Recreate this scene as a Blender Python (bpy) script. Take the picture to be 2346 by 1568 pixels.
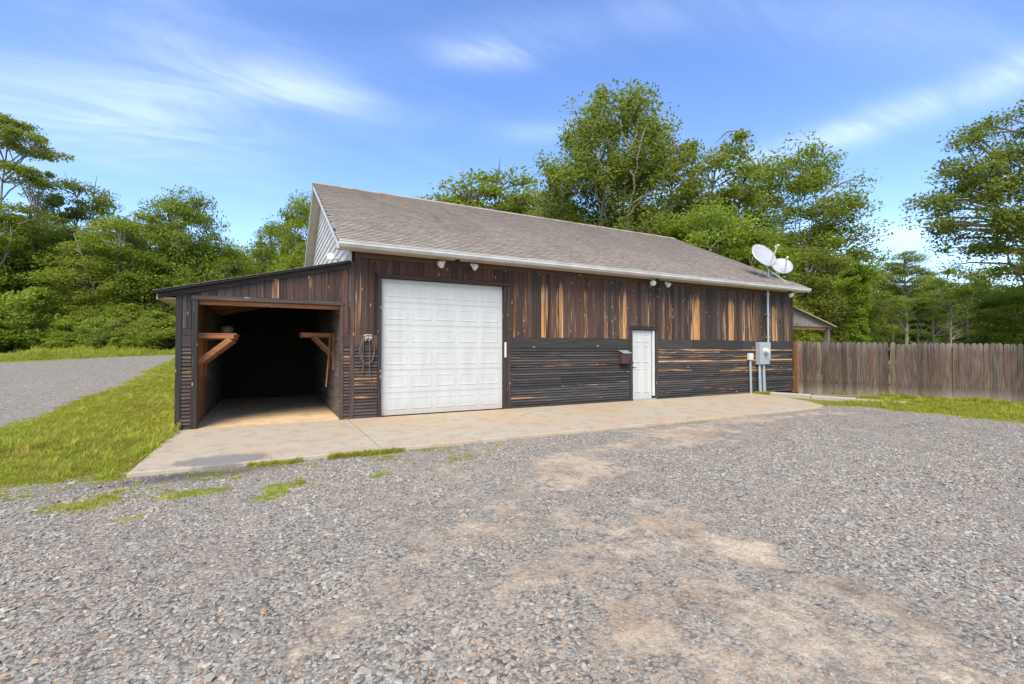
import bpy, bmesh, math, random
import numpy as np
from mathutils import Vector, Matrix
random.seed(7); RNG = np.random.default_rng(7)
for o in list(bpy.data.objects): bpy.data.objects.remove(o)
S = bpy.context.scene; COL = S.collection
# ------------------------------------------------------------------ camera
CAM = np.array([-2.18, -10.365, 1.45]); YAW = 0.4812; PIT = 0.0186; FPX = 1065.0      # f for a 2346 px wide picture
cd = bpy.data.cameras.new('camera'); cam = bpy.data.objects.new('camera', cd); COL.objects.link(cam)
cam.location = CAM; cam.rotation_euler = (math.pi/2+PIT, 0, -YAW)
cd.sensor_width = 36; cd.sensor_fit = 'HORIZONTAL'; cd.lens = 36*FPX/2346; cd.clip_start = 0.05; cd.clip_end = 3000
S.camera = cam
FW = np.array([math.sin(YAW)*math.cos(PIT), math.cos(YAW)*math.cos(PIT), math.sin(PIT)])
RT = np.array([math.cos(YAW), -math.sin(YAW), 0]); UP = np.cross(RT, FW)
def ray(px, py):
    d = FW*FPX + RT*(px-1173) + UP*(784-py); return d/np.linalg.norm(d)
def on_z(px, py, z=-0.05):
    d = ray(px, py); t = (z-CAM[2])/d[2]; return CAM+t*d
def at_depth(px, D):                                   # ground position (x, y) at forward depth D
    f2 = np.array([math.sin(YAW), math.cos(YAW)]); r2 = np.array([math.cos(YAW), -math.sin(YAW)])
    return CAM[:2] + f2*D + r2*D*(px-1173)/FPX
def ztop(py, D): return 1.45 + (803.8-py)/FPX*D
# ------------------------------------------------------------------ sky, sun, exposure
SUN_EL, SUN_AZ = math.radians(50), math.radians(215)   # azimuth clockwise from +y: behind the camera, to the left
w = bpy.data.worlds.new('World'); S.world = w; w.use_nodes = True
nt = w.node_tree; nt.nodes.clear()
def N(t, kind, **kw):
    n = t.nodes.new(kind)
    for k, v in kw.items():
        if k == 'inp':
            for i, val in v.items(): n.inputs[i].default_value = val
        else: setattr(n, k, v)
    return n
def L(t, a, b): t.links.new(a, b)
def math_n(t, op, a, b=None, clamp=False):
    n = t.nodes.new('ShaderNodeMath'); n.operation = op; n.use_clamp = clamp
    for i, v in enumerate((a, b)):
        if v is None: continue
        if isinstance(v, (int, float)): n.inputs[i].default_value = v
        else: t.links.new(v, n.inputs[i])
    return n.outputs[0]
def vmath(t, op, a, b=None):
    n = t.nodes.new('ShaderNodeVectorMath'); n.operation = op
    for i, v in enumerate((a, b)):
        if v is None: continue
        if isinstance(v, (tuple, list, np.ndarray)): n.inputs[i].default_value = tuple(float(x) for x in v)
        else: t.links.new(v, n.inputs[i])
    return n.outputs['Value'] if op in ('DOT_PRODUCT', 'LENGTH') else n.outputs[0]
def mapr(t, v, a, b, c=0.0, d=1.0, smooth=True):
    n = t.nodes.new('ShaderNodeMapRange'); n.interpolation_type = 'SMOOTHSTEP' if smooth else 'LINEAR'
    t.links.new(v, n.inputs[0])
    for i, x in enumerate((a, b, c, d)): n.inputs[i+1].default_value = x
    return n.outputs[0]
def mixc(t, f, a, b, blend='MIX'):
    n = t.nodes.new('ShaderNodeMix'); n.data_type = 'RGBA'; n.blend_type = blend
    for i, v in ((0, f), (6, a), (7, b)):
        if isinstance(v, (int, float)): n.inputs[i].default_value = v
        elif isinstance(v, tuple): n.inputs[i].default_value = v if len(v) == 4 else (*v, 1)
        else: t.links.new(v, n.inputs[i])
    return n.outputs[2]
def noise(t, vec, scale, detail=3, rough=0.55, dist=0.0, out=0):
    n = t.nodes.new('ShaderNodeTexNoise'); n.inputs['Scale'].default_value = scale; n.inputs['Detail'].default_value = detail
    n.inputs['Roughness'].default_value = rough; n.inputs['Distortion'].default_value = dist
    if vec is not None: t.links.new(vec, n.inputs['Vector'])
    return n.outputs[out]
def voro(t, vec, scale, out='Distance', feature='F1'):
    n = t.nodes.new('ShaderNodeTexVoronoi'); n.feature = feature; n.inputs['Scale'].default_value = scale
    t.links.new(vec, n.inputs['Vector']); return n.outputs[out]
sky = N(nt, 'ShaderNodeTexSky', sky_type='NISHITA', sun_disc=False, sun_elevation=SUN_EL, sun_rotation=SUN_AZ,
        altitude=300, air_density=1.0, dust_density=0.35, ozone_density=1.6)
tc = N(nt, 'ShaderNodeTexCoord'); dirv = tc.outputs['Generated']
hs = N(nt, 'ShaderNodeHueSaturation', inp={0: 0.511, 1: 1.17, 2: 1.40}); L(nt, sky.outputs[0], hs.inputs['Color'])
sep = N(nt, 'ShaderNodeSeparateXYZ'); L(nt, dirv, sep.inputs[0])
zz = math_n(nt, 'ADD', sep.outputs[2], 0.22)
comb = N(nt, 'ShaderNodeCombineXYZ')
L(nt, math_n(nt, 'DIVIDE', sep.outputs[0], zz), comb.inputs[0]); L(nt, math_n(nt, 'DIVIDE', sep.outputs[1], zz), comb.inputs[1])
mp = N(nt, 'ShaderNodeMapping'); mp.inputs['Rotation'].default_value = (0, 0, 0.5); mp.inputs['Scale'].default_value = (0.55, 2.0, 1)
L(nt, comb.outputs[0], mp.inputs[0])
cn = noise(nt, mp.outputs[0], 1.5, 6, 0.55, 0.7)
cfac = math_n(nt, 'MULTIPLY', mapr(nt, cn, 0.50, 0.90), 0.13)
n2 = mapr(nt, noise(nt, mp.outputs[0], 2.6, 8, 0.62, 0.9), 0.28, 0.78)
for px, py, ang, la, lb, amp in ((140, 200, 6, .26, .07, .34), (690, 205, 12, .12, .026, .55), (1110, 130, 3, .085, .022, .62), (560, 170, 14, .16, .04, .18),
                           (2010, 535, 0, .11, .022, .75), (2110, 245, -19, .40, .026, .72), (1300, 60, -8, .3, .04, .22),
                           (2030, 60, 10, .2, .05, .25), (330, 40, 60, .25, .12, .25), (1260, 300, -3, .10, .022, .28), (230, 300, 5, .22, .05, .3)):
    c = ray(px, py); u = RT*math.cos(math.radians(ang)) - UP*math.sin(math.radians(ang)); u = u-c*np.dot(u, c); u /= np.linalg.norm(u); v = np.cross(c, u)
    a = math_n(nt, 'DIVIDE', vmath(nt, 'DOT_PRODUCT', dirv, u), la); b = math_n(nt, 'DIVIDE', vmath(nt, 'DOT_PRODUCT', dirv, v), lb)
    g = math_n(nt, 'EXPONENT', math_n(nt, 'MULTIPLY', math_n(nt, 'ADD', math_n(nt, 'MULTIPLY', a, a), math_n(nt, 'MULTIPLY', b, b)), -1.0))
    g = math_n(nt, 'MULTIPLY', g, math_n(nt, 'GREATER_THAN', vmath(nt, 'DOT_PRODUCT', dirv, c), 0.2))
    g = math_n(nt, 'MULTIPLY', math_n(nt, 'MULTIPLY', g, amp), math_n(nt, 'ADD', math_n(nt, 'MULTIPLY', n2, 0.55), 0.16))
    cfac = math_n(nt, 'ADD', cfac, g)
cfac = math_n(nt, 'MINIMUM', cfac, 0.85)
skyc = mixc(nt, cfac, hs.outputs[0], (6.2, 7.0, 8.4))
bg = N(nt, 'ShaderNodeBackground'); bg.inputs[1].default_value = 0.10
L(nt, skyc, bg.inputs[0]); wo = N(nt, 'ShaderNodeOutputWorld'); L(nt, bg.outputs[0], wo.inputs[0])
sl = bpy.data.lights.new('sun', 'SUN'); sl.energy = 2.6; sl.angle = math.radians(32); sl.color = (1, 0.925, 0.73)
sun = bpy.data.objects.new('sun', sl); COL.objects.link(sun)
sd = Vector((math.sin(SUN_AZ)*math.cos(SUN_EL), math.cos(SUN_AZ)*math.cos(SUN_EL), math.sin(SUN_EL)))
sun.rotation_euler = sd.to_track_quat('Z', 'Y').to_euler(); sun.location = (-6, -16, 18)
S.view_settings.view_transform = 'Standard'; S.view_settings.look = 'None'; S.view_settings.gamma = 1
S.view_settings.use_curve_mapping = False; S.view_settings.exposure = 1.16
S.render.engine = 'CYCLES'

# ------------------------------------------------------------------ materials
MATS = {}
def mat(name, color=(.5, .5, .5), rough=.7, metal=0.0, build=None, spec=0.4):
    if name in MATS: return MATS[name]
    m = bpy.data.materials.new(name); m.use_nodes = True; t = m.node_tree; b = t.nodes['Principled BSDF']
    b.inputs['Base Color'].default_value = (*color, 1); b.inputs['Roughness'].default_value = rough; b.inputs['Metallic'].default_value = metal
    b.inputs['Specular IOR Level'].default_value = spec
    if build: build(t, b)
    MATS[name] = m; return m
def pos(t): return N(t, 'ShaderNodeNewGeometry').outputs['Position']
def bump(t, b, h, strength=.3, dist=.01):
    n = N(t, 'ShaderNodeBump'); n.inputs['Strength'].default_value = strength; n.inputs['Distance'].default_value = dist
    L(t, h, n.inputs['Height']); L(t, n.outputs[0], b.inputs['Normal'])
def mapping(t, v, scale=(1, 1, 1), rot=(0, 0, 0)):
    n = N(t, 'ShaderNodeMapping'); n.inputs['Scale'].default_value = scale; n.inputs['Rotation'].default_value = rot; L(t, v, n.inputs[0]); return n.outputs[0]
def grain_coords(t, axis):
    oi = N(t, 'ShaderNodeObjectInfo')
    p = vmath(t, 'ADD', pos(t), vmath(t, 'SCALE', (1, 1, 1)))
    sc = N(t, 'ShaderNodeVectorMath', operation='SCALE'); sc.inputs[0].default_value = (17, 9, 23); L(t, oi.outputs['Random'], sc.inputs['Scale'])
    p = vmath(t, 'ADD', pos(t), sc.outputs[0])
    return oi, p
def stained(axis):
    def f(t, b):
        oi, p = grain_coords(t, axis)
        sx = (26, 26, .8) if axis == 'z' else (.8, 26, 26)
        s2 = (13, 13, .55) if axis == 'z' else (.75, 16, 24)
        fib = noise(t, mapping(t, p, sx), 1.6, 5, .65)
        broad = noise(t, mapping(t, p, s2), 1.0, 4, .6, .6)
        sc = N(t, 'ShaderNodeSeparateColor'); L(t, oi.outputs['Color'], sc.inputs[0])
        wear, tone, bri = sc.outputs[0], sc.outputs[1], sc.outputs[2]
        gp = N(t, 'ShaderNodeSeparateXYZ'); L(t, pos(t), gp.inputs[0]); z = gp.outputs[2]
        tn = math_n(t, 'ADD', tone, math_n(t, 'MULTIPLY', math_n(t, 'SUBTRACT', noise(t, pos(t), 1.1, 3), .5), .9), True)
        base = mixc(t, tn, (.046, .043, .041), (.090, .035, .018))
        base = mixc(t, 1.0, base, mixc(t, mapr(t, fib, .3, .72), (.55, .55, .55), (1.35, 1.35, 1.35)), 'MULTIPLY')
        br = N(t, 'ShaderNodeCombineColor')
        k = math_n(t, 'ADD', math_n(t, 'MULTIPLY', bri, .8), .45)
        for i in range(3): L(t, k, br.inputs[i])
        base = mixc(t, 1.0, base, br.outputs[0], 'MULTIPLY')
        # silvery weathering
        base = mixc(t, math_n(t, 'MULTIPLY', mapr(t, noise(t, mapping(t, p, s2), 2.3, 4, .6), .58, .76), .38), base, (.20, .18, .165))
        thr = math_n(t, 'SUBTRACT', 1.24, math_n(t, 'MULTIPLY', wear, .87))
        m = mapr(t, math_n(t, 'SUBTRACT', math_n(t, 'ADD', math_n(t, 'MULTIPLY', broad, 1.1), math_n(t, 'MULTIPLY', fib, .35)), thr), -.08, .16)
        if axis == 'z':      # the eave keeps the top of the boards dry: no bare wood up there
            m = math_n(t, 'MULTIPLY', m, mapr(t, math_n(t, 'ADD', z, math_n(t, 'MULTIPLY', math_n(t, 'SUBTRACT', noise(t, mapping(t, p, (8, 8, .3)), 1), .5), .9)), 3.22, 2.95))
        fine = noise(t, mapping(t, p, (75, 75, 1.6) if axis == 'z' else (1.6, 75, 75)), 1.0, 4, .6)
        m = math_n(t, 'MULTIPLY', m, mapr(t, math_n(t, 'ADD', fine, math_n(t, 'MULTIPLY', wear, .12)), .36, .52))
        bare = mixc(t, mapr(t, math_n(t, 'ADD', math_n(t, 'MULTIPLY', fib, .5), math_n(t, 'MULTIPLY', fine, .5)), .34, .62), (.20, .062, .015), (.60, .30, .10))
        bare = mixc(t, mapr(t, noise(t, mapping(t, p, s2), 1.7, 3), .5, .68), bare, (.40, .31, .23))
        col = mixc(t, m, base, bare)
        vs = (9, 9, 3.6) if axis == 'z' else (2.6, 9, 9)
        vo = voro(t, mapping(t, p, vs), 1.0); vr = voro(t, mapping(t, p, vs), 1.0, 'Color')
        vsep = N(t, 'ShaderNodeSeparateColor'); L(t, vr, vsep.inputs[0])
        kn = math_n(t, 'MULTIPLY', mapr(t, vo, .16, .09), math_n(t, 'GREATER_THAN', vsep.outputs[0], .50 if axis == 'z' else .80))
        col = mixc(t, math_n(t, 'MULTIPLY', kn, .8), col, (.40, .26, .13))
        L(t, col, b.inputs['Base Color']); bump(t, b, fib, .35, .004)
    return f
M_V = mat('stained_board_upright', rough=.75, build=stained('z')); M_H = mat('stained_board_level', rough=.75, build=stained('x'))
def plain_wood(c1, c2, axis='x'):
    def f(t, b):
        oi, p = grain_coords(t, axis)
        sx = {'x': (1, 22, 22), 'y': (22, 1, 22), 'z': (22, 22, 1)}[axis]
        fib = noise(t, mapping(t, p, sx), 1.5, 5, .6)
        col = mixc(t, mapr(t, fib, .3, .7), c1, c2)
        col = mixc(t, math_n(t, 'MULTIPLY', oi.outputs['Random'], .35), col, (c1[0]*.5, c1[1]*.5, c1[2]*.5))
        L(t, col, b.inputs['Base Color']); bump(t, b, fib, .3, .003)
    return f
M_ORANGE = mat('fresh_pine', rough=.6, build=plain_wood((.24, .085, .028), (.42, .17, .065)))
M_ORANGEZ = mat('fresh_pine_upright', rough=.6, build=plain_wood((.20, .08, .03), (.36, .15, .06), 'z'))
M_SHADEWALL = mat('shade_black_wall', (.012, .011, .010), .9)  # near-black: the shade deep in the lean-to is put into the colour
def lining(t, b):
    p = pos(t); n = noise(t, mapping(t, p, (1, .7, 9)), 1.4, 4)
    L(t, mixc(t, mapr(t, n, .3, .7), (.075, .062, .055), (.15, .125, .11)), b.inputs['Base Color'])
M_LINING = mat('grey_plank_lining', rough=.85, build=lining)
def fencewood(t, b):
    oi, p = grain_coords(t, 'z')
    fib = noise(t, mapping(t, p, (20, 20, 1.0)), 1.7, 6, .65); br = noise(t, mapping(t, p, (5, 5, .6)), 1, 3)
    gp = N(t, 'ShaderNodeSeparateXYZ'); L(t, pos(t), gp.inputs[0])
    col = mixc(t, mapr(t, fib, .3, .7), (.040, .027, .021), (.165, .120, .094))
    col = mixc(t, math_n(t, 'MULTIPLY', mapr(t, br, .45, .65), .6), col, (.115, .052, .031))
    gz = math_n(t, 'ADD', gp.outputs[2], math_n(t, 'MULTIPLY', math_n(t, 'SUBTRACT', fib, .5), .9))
    col = mixc(t, math_n(t, 'MULTIPLY', mapr(t, gz, 1.35, 1.75), .65), col, (.20, .17, .145))     # sun-bleached tips
    col = mixc(t, math_n(t, 'MULTIPLY', mapr(t, gz, .28, -.15), .65), col, (.33, .26, .20))      # splashed, washed-out feet
    k = math_n(t, 'ADD', math_n(t, 'MULTIPLY', oi.outputs['Random'], .65), .50)
    cc = N(t, 'ShaderNodeCombineColor')
    for i in range(3): L(t, k, cc.inputs[i])
    col = mixc(t, 1.0, col, cc.outputs[0], 'MULTIPLY')
    vo = voro(t, mapping(t, p, (7, 7, 2.2)), 1.0)
    col = mixc(t, math_n(t, 'MULTIPLY', mapr(t, vo, .12, .05), .8), col, (.03, .02, .017))
    L(t, col, b.inputs['Base Color']); bump(t, b, fib, .5, .006)
M_FENCE = mat('weathered_fence_wood', rough=.85, build=fencewood)
def greyboards(t, b):
    oi, p = grain_coords(t, 'z'); fib = noise(t, mapping(t, p, (18, 18, 1.5)), 1.5, 5)
    col = mixc(t, mapr(t, fib, .3, .7), (.13, .10, .08), (.34, .285, .24))
    col = mixc(t, math_n(t, 'MULTIPLY', oi.outputs['Random'], .4), col, (.12, .09, .075))
    L(t, col, b.inputs['Base Color']); bump(t, b, fib, .4, .004)
M_GREYB = mat('silvered_board', rough=.85, build=greyboards)
def white_door(t, b):
    p = pos(t); n = noise(t, mapping(t, p, (3, 3, .5)), 2, 4)
    gp = N(t, 'ShaderNodeSeparateXYZ'); L(t, p, gp.inputs[0])
    top = math_n(t, 'MULTIPLY', mapr(t, math_n(t, 'ADD', gp.outputs[2], math_n(t, 'MULTIPLY', n, .5)), 2.75, 3.3), .45)
    col = mixc(t, mapr(t, n, .3, .7), (.45, .445, .425), (.505, .50, .48)); col = mixc(t, top, col, (.46, .42, .32))
    st = noise(t, p, 1.3, 5, .6); col = mixc(t, math_n(t, 'MULTIPLY', mapr(t, st, .55, .75), .25), col, (.50, .49, .47))
    low = math_n(t, 'MULTIPLY', mapr(t, math_n(t, 'SUBTRACT', gp.outputs[2], math_n(t, 'MULTIPLY', n, .2)), .22, -.05), .4); col = mixc(t, low, col, (.40, .30, .21)); dr = noise(t, mapping(t, p, (6, 6, .35)), 1.4, 5, .6); col = mixc(t, math_n(t, 'MULTIPLY', mapr(t, dr, .52, .75), .3), col, (.40, .385, .35))
    L(t, col, b.inputs['Base Color']); bump(t, b, noise(t, mapping(t, p, (30, 30, 2)), 3, 3), .05, .002)
M_WDOOR = mat('white_door_paint', rough=.45, build=white_door)
def white_trim(t, b):
    n = noise(t, pos(t), 2.5, 5, .6); L(t, mixc(t, mapr(t, n, .35, .7), (.62, .61, .58), (.52, .50, .46)), b.inputs['Base Color'])
M_WTRIM = mat('white_trim', rough=.5, build=white_trim)
M_CREAM = mat('cream_soffit', rough=.6, build=lambda t, b: L(t, mixc(t, mapr(t, noise(t, pos(t), 3, 4), .3, .7), (.60, .54, .43), (.52, .46, .36)), b.inputs['Base Color']))
def shingle(t, b):
    oi = N(t, 'ShaderNodeObjectInfo'); at = N(t, 'ShaderNodeAttribute', attribute_name='tone')
    r = math_n(t, 'FRACT', math_n(t, 'ADD', oi.outputs['Random'], at.outputs['Fac']))
    p = pos(t); gr = noise(t, p, 120, 2); bl = noise(t, p, .5, 3)
    col = mixc(t, mapr(t, r, .1, .8), (.25, .20, .152), (.43, .352, .272))
    col = mixc(t, mapr(t, bl, .35, .7), col, mixc(t, mapr(t, r, .1, .8), (.29, .235, .18), (.48, .40, .312)))
    col = mixc(t, mapr(t, gr, .3, .7), mixc(t, .25, col, (.04, .035, .032)), mixc(t, .2, col, (.42, .38, .35)))
    st = noise(t, mapping(t, p, (1.6, .25, .25)), 1.0, 4, .6); col = mixc(t, math_n(t, 'MULTIPLY', mapr(t, st, .52, .75), .35), col, (.10, .085, .078))
    gp = N(t, 'ShaderNodeSeparateXYZ'); L(t, p, gp.inputs[0])      # shadow line under each course edge, painted in as a dark band
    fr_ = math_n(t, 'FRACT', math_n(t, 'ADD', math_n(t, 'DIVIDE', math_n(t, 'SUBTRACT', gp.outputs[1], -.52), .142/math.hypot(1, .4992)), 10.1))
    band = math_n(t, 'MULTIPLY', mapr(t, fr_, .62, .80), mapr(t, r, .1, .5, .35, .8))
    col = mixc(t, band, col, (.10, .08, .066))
    L(t, col, b.inputs['Base Color']); bump(t, b, gr, .4, .003)
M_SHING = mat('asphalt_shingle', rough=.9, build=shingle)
M_DROOF = mat('dark_roof_edge', (.03, .028, .026), .85)
M_BLACK = mat('black_metal', (.015, .014, .013), .5)
M_GALV = mat('galvanised_metal', rough=.42, metal=.55, build=lambda t, b: L(t, mixc(t, noise(t, pos(t), 9, 4), (.34, .36, .38), (.52, .54, .56)), b.inputs['Base Color']))
M_METER = mat('grey_meter_enamel', rough=.4, build=lambda t, b: L(t, mixc(t, noise(t, pos(t), 6, 4), (.27, .29, .32), (.37, .39, .42)), b.inputs['Base Color']))
M_PALE = mat('pale_plastic', rough=.45, build=lambda t, b: L(t, mixc(t, noise(t, pos(t), 12, 3), (.62, .60, .52), (.52, .50, .44)), b.inputs['Base Color']))
M_BRONZE = mat('brown_enamel', rough=.5, build=lambda t, b: L(t, mixc(t, noise(t, pos(t), 10, 4), (.055, .030, .026), (.09, .05, .042)), b.inputs['Base Color']))
M_DISH = mat('dish_enamel', rough=.4, build=lambda t, b: L(t, mixc(t, noise(t, pos(t), 4, 4), (.40, .40, .42), (.32, .32, .34)), b.inputs['Base Color']))
M_CORD = mat('weathered_cord', rough=.8, build=lambda t, b: L(t, mixc(t, noise(t, pos(t), 40, 3), (.055, .045, .038), (.13, .11, .095)), b.inputs['Base Color']))
M_ROPE = mat('pale_rope', (.36, .32, .27), .9)
M_LENS = mat('lamp_glass', (.62, .62, .58), .18)
def concrete(warm):
    def f(t, b):
        p = pos(t); n1 = noise(t, p, .55, 5, .6); n2 = noise(t, p, 3.0, 5, .65); n3 = noise(t, p, 60, 3)
        a, c = ((.41, .345, .245), (.43, .305, .185)) if not warm else ((.66, .44, .22), (.72, .49, .26))
        col = mixc(t, mapr(t, n1, .38, .66), a, c)
        col = mixc(t, math_n(t, 'MULTIPLY', mapr(t, n2, .45, .72), .75), col, (.29, .215, .14))
        col = mixc(t, math_n(t, 'MULTIPLY', mapr(t, noise(t, mapping(t, p, (.5, 1.6, 1)), 1.1, 4), .56, .72), .45), col, (.44, .235, .12))
        col = mixc(t, mapr(t, n3, .25, .75), mixc(t, .12, col, (.1, .09, .08)), mixc(t, .1, col, (.8, .75, .7)))
        if not warm:   # tar-coloured spill near the front left corner
            c0 = on_z(500, 1055, 0); q = vmath(t, 'SUBTRACT', p, tuple(c0)); q = mapping(t, q, (1.25, 2.2, 1), (0, 0, -.35))
            dd = math_n(t, 'ADD', vmath(t, 'LENGTH', q), math_n(t, 'MULTIPLY', math_n(t, 'SUBTRACT', noise(t, p, 3.2, 5, .6), .5), 1.3))
            col = mixc(t, math_n(t, 'MULTIPLY', mapr(t, dd, .85, .55), .75), col, (.15, .145, .14))
            vr = voro(t, p, 2.3); col = mixc(t, math_n(t, 'MULTIPLY', mapr(t, vr, .07, .03), .7), col, (.10, .07, .05))
        L(t, col, b.inputs['Base Color']); bump(t, b, math_n(t, 'ADD', n3, n2), .18, .004)
    return f
M_CONC = mat('stained_concrete', rough=.85, build=concrete(False)); M_FLOOR = mat('tan_concrete_floor', rough=.7, build=concrete(True))
M_KERB = mat('kerb_concrete', rough=.9, build=lambda t, b: L(t, mixc(t, noise(t, pos(t), 2.5, 5), (.30, .265, .22), (.48, .42, .35)), b.inputs['Base Color']))
def leafmat(c1, c2, c3, straw=0):
    def f(t, b):
        at = N(t, 'ShaderNodeAttribute', attribute_name='tone'); oi = N(t, 'ShaderNodeObjectInfo')
        col = mixc(t, mapr(t, at.outputs['Fac'], 0, .55, smooth=False), c1, c2); col = mixc(t, mapr(t, at.outputs['Fac'], .55, 1.0, smooth=False), col, c3)
        hsv = N(t, 'ShaderNodeHueSaturation'); hsv.inputs[1].default_value = 1.0
        L(t, mapr(t, oi.outputs['Random'], 0, 1, .488, .512, False), hsv.inputs[0]); L(t, mapr(t, math_n(t, 'FRACT', math_n(t, 'MULTIPLY', oi.outputs['Random'], 7.3)), 0, 1, .82, 1.15, False), hsv.inputs[2])
        L(t, col, hsv.inputs['Color']); col = hsv.outputs[0]
        if straw: col = mixc(t, math_n(t, 'MULTIPLY', mapr(t, noise(t, pos(t), .9, 5, .65), .47, .68), straw), col, (.42, .30, .085))
        L(t, col, b.inputs['Base Color'])
        tr = N(t, 'ShaderNodeBsdfTranslucent'); L(t, mixc(t, .5, col, (.34, .44, .05)), tr.inputs[0])
        mx = N(t, 'ShaderNodeMixShader'); mx.inputs[0].default_value = .55
        out = [n for n in t.nodes if n.type == 'OUTPUT_MATERIAL'][0]
        L(t, b.outputs[0], mx.inputs[1]); L(t, tr.outputs[0], mx.inputs[2]); L(t, mx.outputs[0], out.inputs[0])
    return f
LEAF = mat('leaf_fresh', rough=.6, spec=.25, build=leafmat((.125, .165, .020), (.235, .285, .036), (.35, .38, .07)))
LEAF_O = mat('leaf_olive', rough=.55, spec=.3, build=leafmat((.12, .138, .024), (.215, .235, .042), (.32, .325, .08)))
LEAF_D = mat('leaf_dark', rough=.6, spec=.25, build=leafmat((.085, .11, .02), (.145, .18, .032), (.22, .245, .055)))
LEAF_B = mat('leaf_bright', rough=.6, spec=.25, build=leafmat((.165, .22, .022), (.27, .33, .036), (.38, .42, .07)))
GRASSM = mat('grass_blade', rough=.7, spec=.2, build=leafmat((.29, .32, .028), (.43, .45, .045), (.58, .50, .13), .6))
def bark(t, b):
    n = noise(t, mapping(t, pos(t), (6, 6, 1.2)), 2, 5, .65); L(t, mixc(t, mapr(t, n, .3, .7), (.085, .072, .058), (.30, .265, .215)), b.inputs['Base Color']); bump(t, b, n, .5, .02)
M_BARK = mat('bark', rough=.9, build=bark)

# ------------------------------------------------------------------ mesh helpers
class MB:
    def __init__(s): s.v, s.f = [], []
    def quadgrid(s, pts): b = len(s.v); s.v += [tuple(p) for p in pts]; return b
    def box(s, x0, x1, y0, y1, z0, z1):
        b = len(s.v)
        s.v += [(x0, y0, z0), (x1, y0, z0), (x1, y1, z0), (x0, y1, z0), (x0, y0, z1), (x1, y0, z1), (x1, y1, z1), (x0, y1, z1)]
        s.f += [tuple(b+i for i in q) for q in ((0, 3, 2, 1), (4, 5, 6, 7), (0, 1, 5, 4), (1, 2, 6, 5), (2, 3, 7, 6), (3, 0, 4, 7))]; return s
    def prism(s, poly, off):            # poly: 3D points counter-clockwise seen from +off side ; extruded by off
        b = len(s.v); n = len(poly); o = np.array(off, float)
        s.v += [tuple(map(float, p)) for p in poly] + [tuple(np.array(p, float)+o) for p in poly]
        s.f.append(tuple(b+i for i in reversed(range(n)))); s.f.append(tuple(b+n+i for i in range(n)))
        for i in range(n): j = (i+1) % n; s.f.append((b+i, b+j, b+n+j, b+n+i))
        return s
    def tube(s, pts, r, n=8, cap=True):
        pts = [np.array(p, float) for p in pts]; R = r if isinstance(r, (list, tuple, np.ndarray)) else [r]*len(pts)
        b = len(s.v); prev = None
        for i, p in enumerate(pts):
            d = pts[min(i+1, len(pts)-1)]-pts[max(i-1, 0)]; d = d/(np.linalg.norm(d)+1e-9)
            if prev is None: a = np.array([0, 0, 1.]) if abs(d[2]) < .9 else np.array([1., 0, 0])
            else: a = prev
            u = a-d*np.dot(a, d); u /= np.linalg.norm(u)+1e-9; prev = u; v = np.cross(d, u)
            for k in range(n):
                t = 2*math.pi*k/n; s.v.append(tuple(p+R[i]*(u*math.cos(t)+v*math.sin(t))))
        for i in range(len(pts)-1):
            for k in range(n):
                k2 = (k+1) % n; s.f.append((b+i*n+k, b+i*n+k2, b+(i+1)*n+k2, b+(i+1)*n+k))
        if cap: s.f.append(tuple(b+k for k in reversed(range(n)))); s.f.append(tuple(b+(len(pts)-1)*n+k for k in range(n)))
        return s
    def lathe(s, prof, org, axis, n=20):   # prof: (radius, along)
        ax = np.array(axis, float); ax /= np.linalg.norm(ax); a = np.array([0, 0, 1.]) if abs(ax[2]) < .9 else np.array([1., 0, 0])
        u = np.cross(ax, a); u /= np.linalg.norm(u); v = np.cross(ax, u); b = len(s.v); o = np.array(org, float)
        for r, h in prof:
            for k in range(n): t = 2*math.pi*k/n; s.v.append(tuple(o+ax*h+r*(u*math.cos(t)+v*math.sin(t))))
        for i in range(len(prof)-1):
            for k in range(n): k2 = (k+1) % n; s.f.append((b+i*n+k, b+i*n+k2, b+(i+1)*n+k2, b+(i+1)*n+k))
        s.f.append(tuple(b+k for k in reversed(range(n)))); s.f.append(tuple(b+(len(prof)-1)*n+k for k in range(n)))
        return s
    def mesh(s, name, m=None, smooth=False):
        me = bpy.data.meshes.new(name); me.from_pydata(s.v, [], s.f)
        if m: me.materials.append(m)
        if smooth: me.shade_smooth()
        me.update(); return me
    def obj(s, name, m, parent=None, bevel=0.0, smooth=False, fix=True):
        me = s.mesh(name, m)
        if fix or bevel:
            bm = bmesh.new(); bm.from_mesh(me)
            if fix: bmesh.ops.recalc_face_normals(bm, faces=bm.faces)
            if bevel: bmesh.ops.bevel(bm, geom=list(bm.edges), offset=bevel, segments=1, affect='EDGES', profile=.5)
            bm.to_mesh(me); bm.free()
        if smooth: me.shade_smooth()
        return link(name, me, parent)
def link(name, me, parent=None):
    o = bpy.data.objects.new(name, me); COL.objects.link(o)
    if parent: o.parent = parent
    return o
def tag(o, label=None, cat=None, group=None, kind=None):
    for k, v in (('label', label), ('category', cat), ('group', group), ('kind', kind)):
        if v: o[k] = v
    return o
def thing(name, loc, label, cat, group=None):
    o = bpy.data.objects.new(name, None); COL.objects.link(o); o.location = loc; o.empty_display_size = .2
    PARENTLOC[o.name] = Vector(loc); return tag(o, label, cat, group)
PARENTLOC = {}
def adopt(root):        # parts are written in world coordinates: cancel the root's offset
    inv = Matrix.Translation(-PARENTLOC[root.name])
    for c in root.children: c.matrix_parent_inverse = inv
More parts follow.
